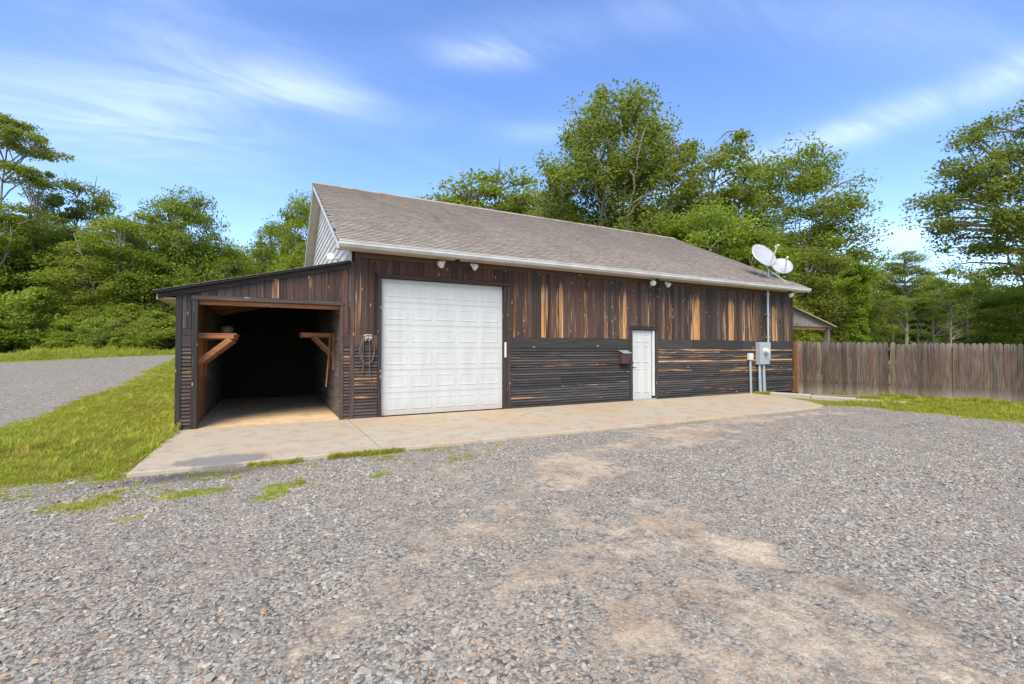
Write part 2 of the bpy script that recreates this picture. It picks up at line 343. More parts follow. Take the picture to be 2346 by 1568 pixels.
# unit board, chamfered on its long edges: local size 1 x 1 x 1 (x width, y depth, z length), front at y=0
def unit_board(name, m, axis):
    b = MB(); c = .05
    prof = [(0, 1), (0, .12), (c, 0), (1-c, 0), (1, .12), (1, 1)]
    if axis == 'z': b.prism([(x, y, 0) for x, y in prof], (0, 0, 1))
    else: b.prism([(0, y, x) for x, y in prof], (1, 0, 0))
    me = b.mesh(name, m); bm = bmesh.new(); bm.from_mesh(me); bmesh.ops.recalc_face_normals(bm, faces=bm.faces); bm.to_mesh(me); bm.free(); return me
ME_VB = unit_board('upright_board', M_V, 'z'); ME_HB = unit_board('level_board', M_H, 'x'); ME_VG = unit_board('grey_board', M_GREYB, 'z')
def board(name, me, parent, x0, x1, y0, dep, z0, z1, color=(0, .5, .5, 1)):
    o = link(name, me, parent); o.location = (x0, y0, z0); o.scale = (x1-x0, dep, z1-z0); o.color = color
    return o
def unit_slat():
    b = MB(); b.prism([(0, 1, 0), (0, .25, 0), (0, 0, .06), (0, 0, .16), (0, .72, 1), (0, 1, 1)], (1, 0, 0)); me = b.mesh('siding_slat', M_H)
    bm = bmesh.new(); bm.from_mesh(me); bmesh.ops.recalc_face_normals(bm, faces=bm.faces); bm.to_mesh(me); bm.free(); return me
ME_SL = unit_slat()

# ------------------------------------------------------------------ ground: heights and cover
def sstep(a, b, x): t = np.clip((x-a)/(b-a), 0, 1); return t*t*(3-2*t)
def vnoise(x, y, s, seed=0):
    x = np.asarray(x, float)*s+seed*13.7; y = np.asarray(y, float)*s+seed*7.3
    xi = np.floor(x).astype(np.int64); yi = np.floor(y).astype(np.int64); fx = x-xi; fy = y-yi; fx = fx*fx*(3-2*fx); fy = fy*fy*(3-2*fy)
    def h(a, b):
        n = (a*374761393+b*668265263+seed*9781) & 0x7fffffff; n = ((n ^ (n >> 13))*1274126177) & 0x7fffffff; return ((n ^ (n >> 16)) & 0xffff)/65535.0
    return (h(xi, yi)*(1-fx)+h(xi+1, yi)*fx)*(1-fy)+(h(xi, yi+1)*(1-fx)+h(xi+1, yi+1)*fx)*fy
def fbm(x, y, s, seed=0): return (vnoise(x, y, s, seed)+.5*vnoise(x, y, s*2.1, seed+1)+.25*vnoise(x, y, s*4.3, seed+2))/1.75
def height(x, y):
    x = np.asarray(x, float); y = np.asarray(y, float)
    dx, dy = x-CAM[0], y-CAM[1]; D = dx*math.sin(YAW)+dy*math.cos(YAW); X = dx*math.cos(YAW)-dy*math.sin(YAW)
    t = np.maximum(0, D-9.0); rise = .07*t*t/(t+2.0); rise = 4.2*np.tanh(rise/4.2)
    side = 1-.85*sstep(-.32, .05, X/np.maximum(D, 1))
    bx = np.maximum(np.maximum(-3.75-x, x-15.0), 0); by = np.maximum(np.maximum(0-y, y-12.0), 0)
    off = sstep(.1, 3.0, np.hypot(bx, by)); off = np.where((bx == 0) & (y < 0), 0, off)
    z = rise*side*off - .05 - .16*sstep(10, 18, x)*(1-sstep(14, 40, D))
    z = z + (fbm(x, y, .6, 3)-.5)*.05*sstep(.3, 2.5, np.hypot(np.maximum(np.maximum(-3.75-x, x-12.5), 0), np.maximum(np.maximum(-3.4-y, y), 0)))
    return z
def gauss(x, y, px, py, rx, ry, z=-.05):
    c = on_z(px, py, z); return np.exp(-((x-c[0])/rx)**2-((y-c[1])/ry)**2)
def grass_cover(x, y):      # signed: > 0 grass, < 0 gravel
    x = np.asarray(x, float); y = np.asarray(y, float)
    n = (fbm(x, y, .9, 11)-.5)*1.3 + (fbm(x, y, 3.1, 12)-.5)*1.1
    lawn = np.minimum(np.minimum((x+6.75)*.9, (y+3.75)*.36), 1.5)
    lawn = np.where(x > -3.6, -1, lawn)
    far = np.minimum(y-24.5-.25*(x+8), 1.5)
    side = np.minimum((y-13.5), np.minimum(x+7.0, 1.5))
    right = np.minimum(np.minimum(x-11.7, 1.5), -(y+.2))
    right2 = np.where(x > 15.2+.5*np.maximum(0, -y), 1.5, -1)
    g = np.maximum(np.maximum(np.maximum(np.maximum(lawn, far), np.maximum(right, right2)), side), -.75) + n*.55
    for px, py, rx, ry, a in ((650, 1115, .32, .22, 1.3), (880, 1085, .45, .3, .95), (250, 1150, .7, .22, 1.1), (620, 1140, .2, .15, 1.2), (300, 1190, .2, .1, .9), (730, 1075, .8, .2, .75),
                           (2280, 1075, .25, .1, 1.0), (2330, 1082, .15, .1, 1.0), (2080, 985, 1.0, .25, .55), (1650, 965, .5, .12, .9), (470, 1130, .35, .12, .75), (2250, 1010, .9, .4, .55)):
        g = g + gauss(x, y, px, py, rx, ry)*a*(0.95+1.6*n)
    return g
DIRT = ((1230, 1075, .8, .45, .8), (1330, 1110, .5, .25, .9), (1700, 1265, .35, .22, 1.0), (750, 1450, .22, .22, 1.0), (1480, 1460, .18, .16, 1.0), (640, 1335, .25, .3, .7), (1120, 1370, .25, .15, .8),
        (1400, 1390, .25, .12, .8), (1180, 1330, .2, .1, .6), (1500, 970, 1.5, .4, .7), (1780, 960, 2.2, .35, .9), (1900, 1340, .3, .2, .6), (2090, 948, 1.0, .12, 1.0), (950, 1350, .2, .2, .5), (1290, 1050, 1.2, .25, .6))
TRACKS = [[on_z(*q)[:2] for q in t_] for t_ in (((640, 1560), (690, 1500), (800, 1420), (950, 1330), (1080, 1230), (1200, 1130), (1300, 1060), (1420, 1010), (1600, 975), (1850, 945)),
          ((1620, 1580), (1550, 1530), (1430, 1440), (1350, 1360), (1280, 1260), (1270, 1160), (1330, 1090), (1450, 1030), (1650, 985)), ((2080, 1420), (2000, 1380), (1850, 1330), (1700, 1265), (1560, 1180), (1430, 1110), (1380, 1060)))]
def seg_dist(x, y, t_):
    best = np.full(np.shape(x), 1e9)
    for a, c in zip(t_[:-1], t_[1:]):
        d = c-a; q = np.clip(((x-a[0])*d[0]+(y-a[1])*d[1])/(d@d), 0, 1); best = np.minimum(best, np.hypot(x-a[0]-q*d[0], y-a[1]-q*d[1]))
    return best
def dirt_cover(x, y):
    x = np.asarray(x, float); y = np.asarray(y, float)
    d = (fbm(x, y, .55, 21)-.62)*1.2 + (fbm(x, y, 2.3, 22)-.5)*1.5
    for px, py, rx, ry, a in DIRT: d = d + gauss(x, y, px, py, rx, ry)*a*.5
    for t_ in TRACKS: d = d + .34*np.exp(-(seg_dist(x, y, t_)/(.22+.04*np.hypot(x-CAM[0], y-CAM[1])))**2)
    return d
def axis_pts(lo, hi, c0, c1, fine, far):
    a = list(np.arange(c0, c1, fine)); s = fine; v = c0
    while v > lo: s *= 1.13; v -= s; a.insert(0, v)
    s = fine; v = a[-1]
    while v < hi: s *= 1.13; v += s; a.append(v)
    return np.array(a)
gx = axis_pts(-600, 600, -9, 14, .11, 1); gy = axis_pts(-500, 700, -11, 2, .11, 1)
GX, GY = np.meshgrid(gx, gy); GZ = height(GX, GY)
nx, ny = len(gx), len(gy)
inside = (GX > -3.55) & (GX < 12.2) & (GY > -3.3) & (GY < 11.5); GZ = np.where(inside & (GX < 10.3), -.35, GZ)
inb = (GX > -3.55) & (GX < 14.7) & (GY > .1) & (GY < 11.5); GZ = np.where(inb, -.35, GZ)
me = bpy.data.meshes.new('ground')
idx = np.arange(nx*ny).reshape(ny, nx); quads = np.stack([idx[:-1, :-1], idx[:-1, 1:], idx[1:, 1:], idx[1:, :-1]], -1).reshape(-1, 4)
me.from_pydata(np.stack([GX, GY, GZ], -1).reshape(-1, 3).tolist(), [], quads.tolist())
at = me.color_attributes.new('cover', 'FLOAT_COLOR', 'POINT')
gcov = grass_cover(GX, GY); dcov = dirt_cover(GX, GY); damp = gauss(GX, GY, 440, 1090, 1.0, .22)+gauss(GX, GY, 1950, 1350, .12, .08)+.6*gauss(GX, GY, 2090, 975, .9, .1)
cols = np.stack([np.clip(gcov*.5+.5, 0, 1), np.clip(dcov*.5+.5, 0, 1), np.clip(damp, 0, 1), np.ones_like(GX)], -1).astype(np.float32)
at.data.foreach_set('color', cols.reshape(-1)); me.shade_smooth()
def groundmat(t, b):
    p = pos(t); at = N(t, 'ShaderNodeAttribute', attribute_name='cover'); sc = N(t, 'ShaderNodeSeparateColor'); L(t, at.outputs['Color'], sc.inputs[0])
    n1 = noise(t, p, 9, 5, .65); n2 = noise(t, p, 2.2, 5, .6)
    g = mapr(t, math_n(t, 'ADD', sc.outputs[0], math_n(t, 'MULTIPLY', math_n(t, 'SUBTRACT', n1, .5), .45)), .50, .60)
    d = mapr(t, math_n(t, 'ADD', sc.outputs[1], math_n(t, 'MULTIPLY', math_n(t, 'SUBTRACT', noise(t, p, 7, 9, .8), .5), 1.7)), .56, .98)
    vs = N(t, 'ShaderNodeTexVoronoi'); vs.inputs['Scale'].default_value = 34; L(t, mapping(t, p, (1, 1.15, 1)), vs.inputs['Vector'])
    v2 = N(t, 'ShaderNodeTexVoronoi'); v2.inputs['Scale'].default_value = 85; L(t, p, v2.inputs['Vector'])
    s1 = N(t, 'ShaderNodeSeparateColor'); L(t, vs.outputs['Color'], s1.inputs[0]); s2 = N(t, 'ShaderNodeSeparateColor'); L(t, v2.outputs['Color'], s2.inputs[0])
    st = mixc(t, s1.outputs[0], (.175, .158, .128), (.38, .345, .285)); st = mixc(t, mapr(t, s1.outputs[1], .8, .86), st, (.34, .24, .17))
    fine = mixc(t, s2.outputs[0], (.15, .136, .112), (.34, .31, .26))
    st = mixc(t, mapr(t, s1.outputs[2], .35, .5), fine, st)
    st = mixc(t, mapr(t, vs.outputs['Distance'], .5, .8), st, (.10, .092, .082))
    dc = mixc(t, s2.outputs[1], (.38, .295, .20), (.58, .455, .325)); dc = mixc(t, mapr(t, noise(t, p, .8, 3), .5, .7), dc, (.37, .25, .155))
    col = mixc(t, math_n(t, 'MULTIPLY', d, .78), st, dc)
    col = mixc(t, math_n(t, 'MULTIPLY', mapr(t, n2, .40, .7), .28), col, (.29, .23, .17))
    mo = noise(t, mapping(t, p, (1, .75, 1)), 8, 9, .78); col = mixc(t, 1.0, col, mixc(t, mapr(t, mo, .32, .68), (.74, .73, .73), (1.22, 1.22, 1.22)), 'MULTIPLY')
    col = mixc(t, math_n(t, 'MULTIPLY', sc.outputs[2], .85), col, (.05, .047, .045))
    gr = mixc(t, mapr(t, noise(t, p, 1.1, 4), .4, .65), (.20, .225, .028), (.31, .30, .048)); gr = mixc(t, mapr(t, noise(t, p, 14, 4), .35, .7), (.14, .15, .024), gr)
    gr = mixc(t, math_n(t, 'MULTIPLY', mapr(t, noise(t, p, .7, 4), .58, .72), .7), gr, (.30, .20, .085))
    col = mixc(t, g, col, gr)
    L(t, col, b.inputs['Base Color'])
    h = math_n(t, 'ADD', math_n(t, 'MULTIPLY', math_n(t, 'SUBTRACT', 1.0, vs.outputs['Distance']), math_n(t, 'SUBTRACT', 1.0, math_n(t, 'MULTIPLY', d, .7))), math_n(t, 'MULTIPLY', v2.outputs['Distance'], -.35))
    bump(t, b, h, .55, .014)
me.materials.append(mat('gravel_grass_ground', rough=.95, build=groundmat, spec=.2))
ground = link('ground', me); tag(ground, 'grey crushed gravel yard running into green grass', None, kind='structure')

# ------------------------------------------------------------------ concrete apron, kerb
apron = bpy.data.objects.new('concrete_apron', None); COL.objects.link(apron); apron['kind'] = 'structure'
def slab(poly):
    b = MB(); b.prism([(x, y, -.16) for x, y in poly], (0, 0, .16)); return b.obj('slab_panel', M_CONC, apron, bevel=.008)
slab([(-3.66, -3.37), (-.69, -3.37), (-.69, -.004), (-3.66, -.004)])
slab([(-.678, -3.37), (2.95, -3.40), (2.95, -.004), (-.678, -.004)])
slab([(2.962, -3.40), (6.9, -3.42), (6.9, -.004), (2.962, -.004)])
slab([(6.912, -3.42), (10.5, -3.37), (10.9, -3.22), (11.5, -2.5), (12.05, -1.5), (12.35, -.6), (12.4, -.004), (6.912, -.004)])
kerb = bpy.data.objects.new('kerb', None); COL.objects.link(kerb); kerb['kind'] = 'structure'
ka, kb = np.array([12.95, -.35]), np.array([14.05, -3.75]); kd = (kb-ka)/np.linalg.norm(kb-ka); kn = np.array([-kd[1], kd[0]])
for i in range(3):
    a = ka+(kb-ka)*(i/3)+kd*.008; c = ka+(kb-ka)*((i+1)/3)-kd*.008
    b = MB(); b.prism([(*(a-kn*.02), -.25), (*(c-kn*.02), -.25), (*(c+kn*.24), -.25), (*(a+kn*.24), -.25)], (0, 0, .28-.03*i)); b.obj('kerb_stone', M_KERB, kerb, bevel=.02)

# ------------------------------------------------------------------ the workshop
B = thing('workshop_building', (7.1, 5.8, 0), 'long dark weathered timber workshop with brown shingle roof and white doors', 'building')
XL, XR = -.66, 14.88; YB = 11.7; RY, EZ, EY = 5.85, 3.70, -.52; SLP = (6.88-EZ)/(RY-EY)
def rz(y): return EZ+SLP*(y-EY) if y <= RY else EZ+SLP*(2*RY-EY-y)
core = MB()
core.prism([(XL+.03, .16, -.1), (XL+.03, .16, rz(.16)-.14), (XL+.03, RY, rz(RY)-.14), (XL+.03, YB, rz(YB)-.14), (XL+.03, YB, -.1)], (XR-XL-.06, 0, 0))
core.obj('wall', mat('dark_sheathing', (.02, .016, .014), .9), B)
fr = MB()
for x0, x1, z0, z1 in ((XL+.03, -.02, -.1, 3.75), (-.02, 3.02, 3.07, 3.75), (3.02, 7.15, -.1, 3.75), (7.15, 8.12, 2.12, 3.75), (8.12, XR-.03, -.1, 3.75)): fr.box(x0, x1, .022, .155, z0, z1)
fr.obj('wall', mat('dark_sheathing'), B)
# upright boards
WEAR = [(-.55, .72), (-.30, .5), (3.62, .60), (3.74, .35), (4.20, .97), (4.29, .70), (4.45, .42), (4.66, 1.0), (4.56, .45), (5.55, .45), (5.62, .52), (5.78, .48), (6.03, .42), (6.72, .92), (6.88, 1.0), (6.98, .45), (7.6, .42), (7.86, .58), (8.05, .65), (8.3, .48),
        (9.45, .62), (9.6, .82), (9.72, .90), (9.86, 1.0), (9.98, .95), (10.4, .45), (10.75, .5), (11.2, .74), (11.36, 1.0), (11.5, .94), (11.62, .60), (12.05, .88), (12.2, .66), (12.34, .70), (12.5, .78), (12.62, .72), (12.75, .62), (12.9, .55),
        (13.62, .82), (13.78, .97), (13.9, .86), (14.1, .42), (14.25, .55), (14.42, .60), (14.55, .52), (14.7, .4)]
def wear_at(x):
    w_ = .25+.30*random.random()**2
    for xx, a in WEAR:
        if abs(xx-x) < .072: w_ = max(w_, a*.74)
    return w_
x = -.565; PW = .137
while x < XR-.02:
    x1 = min(x+PW, XR-.012)
    z0 = 1.79
    if -.09 < (x+x1)/2 < 3.17: z0 = 3.15
    elif 7.05 < (x+x1)/2 < 8.19: z0 = 2.165
    tone = .8 if x < 3.3 else .55
    if z0 > 3: tone = .95
    o = board('upright_board', ME_VB, B, x+.002, x1-.003, -.004-random.random()*.003, .022, z0+random.random()*.004, 3.575, (wear_at((x+x1)/2), min(1, tone+random.uniform(-.25, .25)), random.random(), 1))
    x += PW
# corner boards, frieze, band
def hb(x0, x1, z0, z1, y=-.012, d=.034, wear=.15, tone=.3, name='trim_board'): return board(name, ME_HB, B, x0, x1, y, d, z0, z1, (wear, tone, random.random(), 1))
def vb(x0, x1, z0, z1, y=-.02, d=.04, wear=.2, tone=.3, name='trim_board'): return board(name, ME_VB, B, x0, x1, y, d, z0, z1, (wear, tone, random.random(), 1))
vb(-.665, -.572, -.0, 3.35, tone=.45); vb(XR-.07, XR, 0, 3.56, wear=.3, y=-.014)
xs = [-.57, -.09]; hb(-.568, -.092, 1.505, 1.786, tone=.7)
for a, c in ((3.185, 5.2), (5.204, 7.06), (8.185, 9.62), (9.624, 12.1), (12.104, XR-.072)): hb(a, c, 1.505, 1.786, tone=.12)
for a, c in ((-.57, 3.1), (3.104, 7.2), (7.204, 11.1), (11.104, XR-.072)): hb(a, c, 3.46, 3.568, y=-.026, d=.018, tone=.55, wear=.05)
# level slats
SLW = {}
def slats(x0, x1, parent, y=-.0, left=0.0, joints=(), tone=.12, wearrows=()):
    H = 1.503/22
    for r in range(22):
        z0 = .004+r*H; cuts = [x0]+[j for j in joints if (r+int(j*10)) % 3 == 0]+[x1]
        for a, c in zip(cuts[:-1], cuts[1:]):
            wr = .20+.17*random.random()
            for rr, lo, hi, amt in wearrows:
                if rr == r and c > lo and a < hi: wr = max(wr, amt*(.90 if x0 > 8 else .82))
            o = link('siding_slat', ME_SL, parent); o.location = (a+.001, y-.02+random.uniform(-.002, .002), z0); o.scale = (c-a-.002, .038, H*1.04); o.color = (wr, max(0, tone+random.uniform(-.1, .1)), random.random(), 1)
slats(-.568, -.092, B, wearrows=((13, -1, 1, .62), (12, -1, 1, .72), (11, -1, 1, .66), (21, -1, 1, .52), (6, -1, 1, .55), (10, -1, 1, .70)), tone=.35)
slats(3.185, 7.06, B, joints=(4.7, 5.9), wearrows=((15, 5, 7, .58), (5, 3, 5, .50), (4, 3, 7.2, .46), (3, 5, 7.2, .52), (7, 5.4, 7.2, .48), (10, 3, 5, .42), (2, 3, 5, .5)))
slats(8.185, XR-.072, B, joints=(9.6, 10.9, 12.15), wearrows=((21, 8, 12.2, .66), (20, 8, 9.6, .6), (18, 8, 12.2, .64), (16, 8, 9.6, .78), (12, 8, 9.6, .78), (13, 8, 9.6, .55), (11, 10.9, 12.2, .70), (12, 9.6, 12.2, .5), (9, 9.6, 11, .50), (7, 8, 10, .45), (3, 8, 12.2, .45), (1, 9, 12, .46), (11, 12.2, 15, .55), (7, 13, 15, .5)))
# garage door
GD = bpy.data.objects.new('garage_door', None); COL.objects.link(GD); GD.parent = B
tag(GD, 'white sectional roller door with embossed panels')
SH = 3.05/6
def door_section():
    b = MB(); W_, D0 = 2.995, .028
    b.box(0, W_, 0, D0, .002, SH-.003)
    b.box(0, W_, -.004, 0.001, SH-.020, SH-.003); b.box(0, W_, -.004, 0.001, .002, .02)
    pw = .455; gap = (W_-5*pw)/6
    for i in range(5):
        x0 = gap+i*(pw+gap); x1 = x0+pw; z0, z1 = .115, SH-.115; e = .030
        def ring(a, ya, c, yc):
            s0 = len(b.v)
            for k, yy in ((a, ya), (c, yc)): b.v += [(x0+k, yy, z0+k), (x1-k, yy, z0+k), (x1-k, yy, z1-k), (x0+k, yy, z1-k)]
            for k in range(4): b.f.append((s0+k, s0+(k+1) % 4, s0+4+(k+1) % 4, s0+4+k))
        # groove, then a raised field
        ring(0, -.0005, .005, -.007); ring(.005, -.007, .014, -.007); ring(.014, -.007, .045, -.002)
        s0 = len(b.v); k = .045; b.v += [(x0+k, -.002, z0+k), (x1-k, -.002, z0+k), (x1-k, -.002, z1-k), (x0+k, -.002, z1-k)]; b.f.append((s0, s0+1, s0+2, s0+3))
    return b
DS = door_section(); tmp = DS.obj('door_section', M_WDOOR, GD, fix=False); ME_DS = tmp.data
for i in range(6):
    o = tmp if i == 0 else link('door_section', ME_DS, GD)
    o.location = (.0025, .085, .012+i*(SH-.002))
b = MB(); b.box(.0025, 2.9975, .083, .115, .001, .0125); b.obj('bottom_seal', M_BLACK, GD)
# its frame
vb(-.088, -.002, 0, 3.055, y=-.03, d=.16, tone=.45); vb(3.002, 3.085, 0, 3.055, y=-.01, d=.15, tone=.3); vb(3.087, 3.178, 0, 3.055, y=-.034, d=.06, tone=.3); hb(-.095, 3.185, 3.058, 3.148, y=-.036, d=.18, tone=.9)
b = MB(); b.box(3.01, 3.06, -.035, -.012, 1.28, 1.66); b.obj('door_latch_plate', M_PALE, B, bevel=.004)
# entry door
ED = bpy.data.objects.new('entry_door', None); COL.objects.link(ED); ED.parent = B; tag(ED, 'white six-panel entry door')
b = MB(); b.box(7.19, 7.96, .045, .085, .035, 2.045)
for cx in (7.345, 7.675):
    for z0, z1 in ((1.70, 1.93), (1.10, 1.60), (.22, .92)):
        x0, x1 = cx, cx+.17+.0
        x0, x1 = cx-.06+.02, cx+.17
        for k, yy, k2, y2 in ((0, .0445, .012, .030), (.012, .030, .028, .040)):
            s0 = len(b.v)
            for kk, y_ in ((k, yy), (k2, y2)): b.v += [(x0+kk, y_, z0+kk), (x1-kk, y_, z0+kk), (x1-kk, y_, z1-kk), (x0+kk, y_, z1-kk)]
            for q in range(4): b.f.append((s0+q, s0+(q+1) % 4, s0+4+(q+1) % 4, s0+4+q))
        s0 = len(b.v); k = .028; b.v += [(x0+k, .040, z0+k), (x1-k, .040, z0+k), (x1-k, .040, z1-k), (x0+k, .040, z1-k)]; b.f.append((s0, s0+1, s0+2, s0+3))
b.obj('door_leaf', M_WDOOR, ED, fix=False)
b = MB(); b.lathe([(.026, 0), (.026, .008), (.010, .012), (.010, .045)], (7.235, .045, .96), (0, -1, 0), 12); b.tube([(7.235, 0.002, .96), (7.34, 0.0, .955)], .008, 8); b.obj('door_handle', M_BLACK, ED)
b = MB(); b.lathe([(.024, 0), (.022, .016)], (7.235, .045, 1.10), (0, -1, 0), 12); b.obj('deadbolt', M_BLACK, ED)
b = MB(); b.box(7.985, 8.055, .002, .10, .10, 2.05); b.obj('door_jamb', M_WTRIM, ED, bevel=.004)
b = MB(); b.box(7.965, 7.98, .05, .1, .035, 2.045); b.obj('weather_strip', M_BLACK, ED)
b = MB(); b.box(7.18, 8.07, -.05, .12, .001, .032); b.obj('threshold', M_GALV, ED, bevel=.004)
vb(7.075, 7.168, 0, 2.065, y=-.034, d=.13, tone=.1); vb(8.072, 8.168, 0, 2.065, y=-.034, d=.13, tone=.1); hb(7.06, 8.185, 2.067, 2.158, y=-.04, d=.14, tone=.15)
# roof, soffits, gutter
RX0, RX1 = -.97, 15.10
roof = MB()
for sgn in (0, 1):
    ya, yb = (EY, RY) if sgn == 0 else (2*RY-EY, RY)
    za, zb = EZ-.016, rz(RY)-.016
    roof.prism([(RX0, ya, za-.05), (RX0, ya, za), (RX0, yb, zb), (RX0, yb, zb-.05)], (RX1-RX0, 0, 0))
ROOF = roof.obj('roof', M_DROOF, B)
# shingle tabs
cs = 1/math.hypot(1, SLP); sn = SLP*cs; LEN = math.hypot(RY-EY, rz(RY)-EZ); EXP = .142; TAB = .335
b = MB(); b.v = [(0, 0, 0), (TAB-.006, 0, 0), (TAB-.006, EXP+.05, 0), (0, EXP+.05, 0), (0, 0, .020), (TAB-.006, 0, .020), (TAB-.006, EXP+.05, .002), (0, EXP+.05, .002)]
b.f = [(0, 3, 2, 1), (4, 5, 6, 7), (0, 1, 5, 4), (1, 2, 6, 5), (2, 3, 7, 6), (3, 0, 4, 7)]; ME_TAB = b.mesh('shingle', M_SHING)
cand = []
ncourse = int(LEN/EXP)+1
for r in range(ncourse):
    xo = RX0-((r*.37+random.random()*.3) % 1)*TAB
    while xo < RX1:
        a, c = max(xo, RX0-.01), min(xo+TAB-.006, RX1+.01)
        s = r*EXP-.015; y = EY+s*cs; z = EZ+s*sn; cut = a+(c-a)*random.uniform(.3, .7)
        for a_, c_ in ((a, cut-.002), (cut+.002, c)):
            if c_-a_ > .04: cand.append((a_, c_, y, z, r))
        xo += TAB
cand.sort(key=lambda q: (q[0]-CAM[0])**2+(q[2]-CAM[1])**2+(q[3]-CAM[2])**2)
ang = math.atan(SLP); rest = MB(); tones = []
def topcap(y): return 1
for i, (a, c, y, z, r) in enumerate(cand):
    j = random.uniform(0, .003); last = min(EXP+.05, LEN-r*EXP+.02)
    if i < 300:
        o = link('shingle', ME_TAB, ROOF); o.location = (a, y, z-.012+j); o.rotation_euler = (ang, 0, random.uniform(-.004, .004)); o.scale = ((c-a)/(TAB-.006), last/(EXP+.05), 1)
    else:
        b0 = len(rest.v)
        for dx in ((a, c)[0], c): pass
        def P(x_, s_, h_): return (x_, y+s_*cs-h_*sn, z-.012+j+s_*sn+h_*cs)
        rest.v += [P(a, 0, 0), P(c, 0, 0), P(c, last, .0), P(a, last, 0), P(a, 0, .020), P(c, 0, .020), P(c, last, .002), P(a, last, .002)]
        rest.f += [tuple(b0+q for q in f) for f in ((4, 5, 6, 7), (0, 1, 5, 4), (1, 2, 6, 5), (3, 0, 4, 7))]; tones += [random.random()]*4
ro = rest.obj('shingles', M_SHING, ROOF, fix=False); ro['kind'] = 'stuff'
ta = ro.data.attributes.new('tone', 'FLOAT', 'FACE'); ta.data.foreach_set('value', tones)
b = MB()      # back slope: whole courses
for r in range(0, ncourse):
    s = r*EXP; y = 2*RY-EY-s*cs; z = EZ+s*sn; l = min(EXP, LEN-s)
    b.prism([(RX0-.01, y, z), (RX0-.01, y, z+.01), (RX0-.01, y-l*cs, z+l*sn), (RX0-.01, y-l*cs, z+l*sn-.008)], (RX1-RX0+.02, 0, 0))
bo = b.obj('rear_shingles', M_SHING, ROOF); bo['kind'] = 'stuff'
n = 54; b = MB()
b.prism([(0, -.15, -.075), (0, 0, .006), (0, .15, -.075), (0, .15, -.066), (0, 0, .018), (0, -.15, -.066)], (.335, 0, 0)); capme = b.mesh('ridge_shingle', M_SHING)
bm = bmesh.new(); bm.from_mesh(capme); bmesh.ops.recalc_face_normals(bm, faces=bm.faces); bm.to_mesh(capme); bm.free()
for i in range(n):
    o = link('ridge_shingle', capme, ROOF); o.location = (RX0-.01+i*(RX1-RX0-.32)/(n-1), RY, rz(RY)+.012+random.uniform(0, .003)); o.rotation_euler = (0, .016, 0)
b = MB(); b.box(RX0+.02, RX1-.02, EY+.09, -.03, 3.572, 3.59); b.obj('soffit', M_CREAM, B)
for i in range(40):
    pass
b = MB(); prof = [(0, EY+.10, 3.555), (0, EY+.02, 3.558), (0, EY-.03, 3.61), (0, EY-.035, 3.645), (0, EY-.05, 3.668), (0, EY-.05, 3.682), (0, EY-.035, 3.682), (0, EY-.03, 3.672), (0, EY+.09, 3.672)]
b.prism([(RX0+.005, p[1], p[2]) for p in prof], (RX1-RX0-.01, 0, 0)); b.obj('gutter', M_WTRIM, B)
for xx in (RX0, RX1-.03):         # rakes: fascia board and soffit on both slopes
    f1 = MB(); f1.prism([(xx, EY+.04, rz(EY+.04)-.20), (xx, EY+.04, rz(EY+.04)-.072), (xx, RY, rz(RY)-.072), (xx, RY, rz(RY)-.20)], (.025, 0, 0)); f1.obj('rake_board', M_WTRIM, B)
    y2 = 2*RY-EY-.04; f2 = MB(); f2.prism([(xx, y2, rz(y2)-.20), (xx, y2, rz(y2)-.072), (xx, RY+.003, rz(RY)-.072), (xx, RY+.003, rz(RY)-.20)], (.025, 0, 0)); f2.obj('rake_board', M_WTRIM, B)
for xx, wd in ((RX0+.026, XL-RX0-.03), (XR+.02, RX1-XR-.055)):
    f1 = MB(); f1.prism([(xx, EY+.06, rz(EY+.06)-.155), (xx, EY+.06, rz(EY+.06)-.14), (xx, RY-.003, rz(RY)-.14), (xx, RY-.003, rz(RY)-.155)], (wd, 0, 0)); f1.obj('rake_soffit', M_CREAM, B)
    y2 = 2*RY-EY-.06; f2 = MB(); f2.prism([(xx, y2, rz(y2)-.155), (xx, y2, rz(y2)-.14), (xx, RY+.003, rz(RY)-.14), (xx, RY+.003, rz(RY)-.155)], (wd, 0, 0)); f2.obj('rake_soffit', M_CREAM, B)
# boxed eave return at the gable corner
b = MB(); b.prism([(RX0+.027, EY+.10, 3.592), (RX0+.027, EY+.10, rz(EY+.1)-.16), (RX0+.027, .02, rz(.02)-.16), (RX0+.027, .02, 3.592)], (.02, 0, 0)); b.obj('eave_return', M_WTRIM, B)
# white lap siding on the gable end
EX = .20; z = 2.50
while z < rz(RY)-.30:
    z1 = z+EX; zt = min(z1, rz(RY)-.17)
    def yf(q): return max(.0, (q+.165-EZ)/SLP+EY)
    y0a, y0b = yf(z), yf(zt); y1a, y1b = min(YB, 2*RY-y0a), min(YB, 2*RY-y0b)
    b = MB(); b.v = [(XL-.03, y0a, z), (XL-.03, y1a, z), (XL-.004, y1b, zt), (XL-.004, y0b, zt), (XL+.028, y0a, z), (XL+.028, y1a, z), (XL+.028, y1b, zt), (XL+.028, y0b, zt)]
    b.f = [(0, 1, 2, 3), (7, 6, 5, 4), (0, 4, 5, 1), (1, 5, 6, 2), (2, 6, 7, 3), (3, 7, 4, 0)]; b.obj('lap_siding', M_WTRIM, B)
    z = z1
b = MB(); b.box(XL-.03, XL+.0, -.03, -.003, 3.37, 3.57); b.obj('corner_cap', M_WTRIM, B)
b = MB(); b.box(XL, XR, YB+.001, YB+.03, 0, 3.6); b.obj('rear_wall', M_V, B)
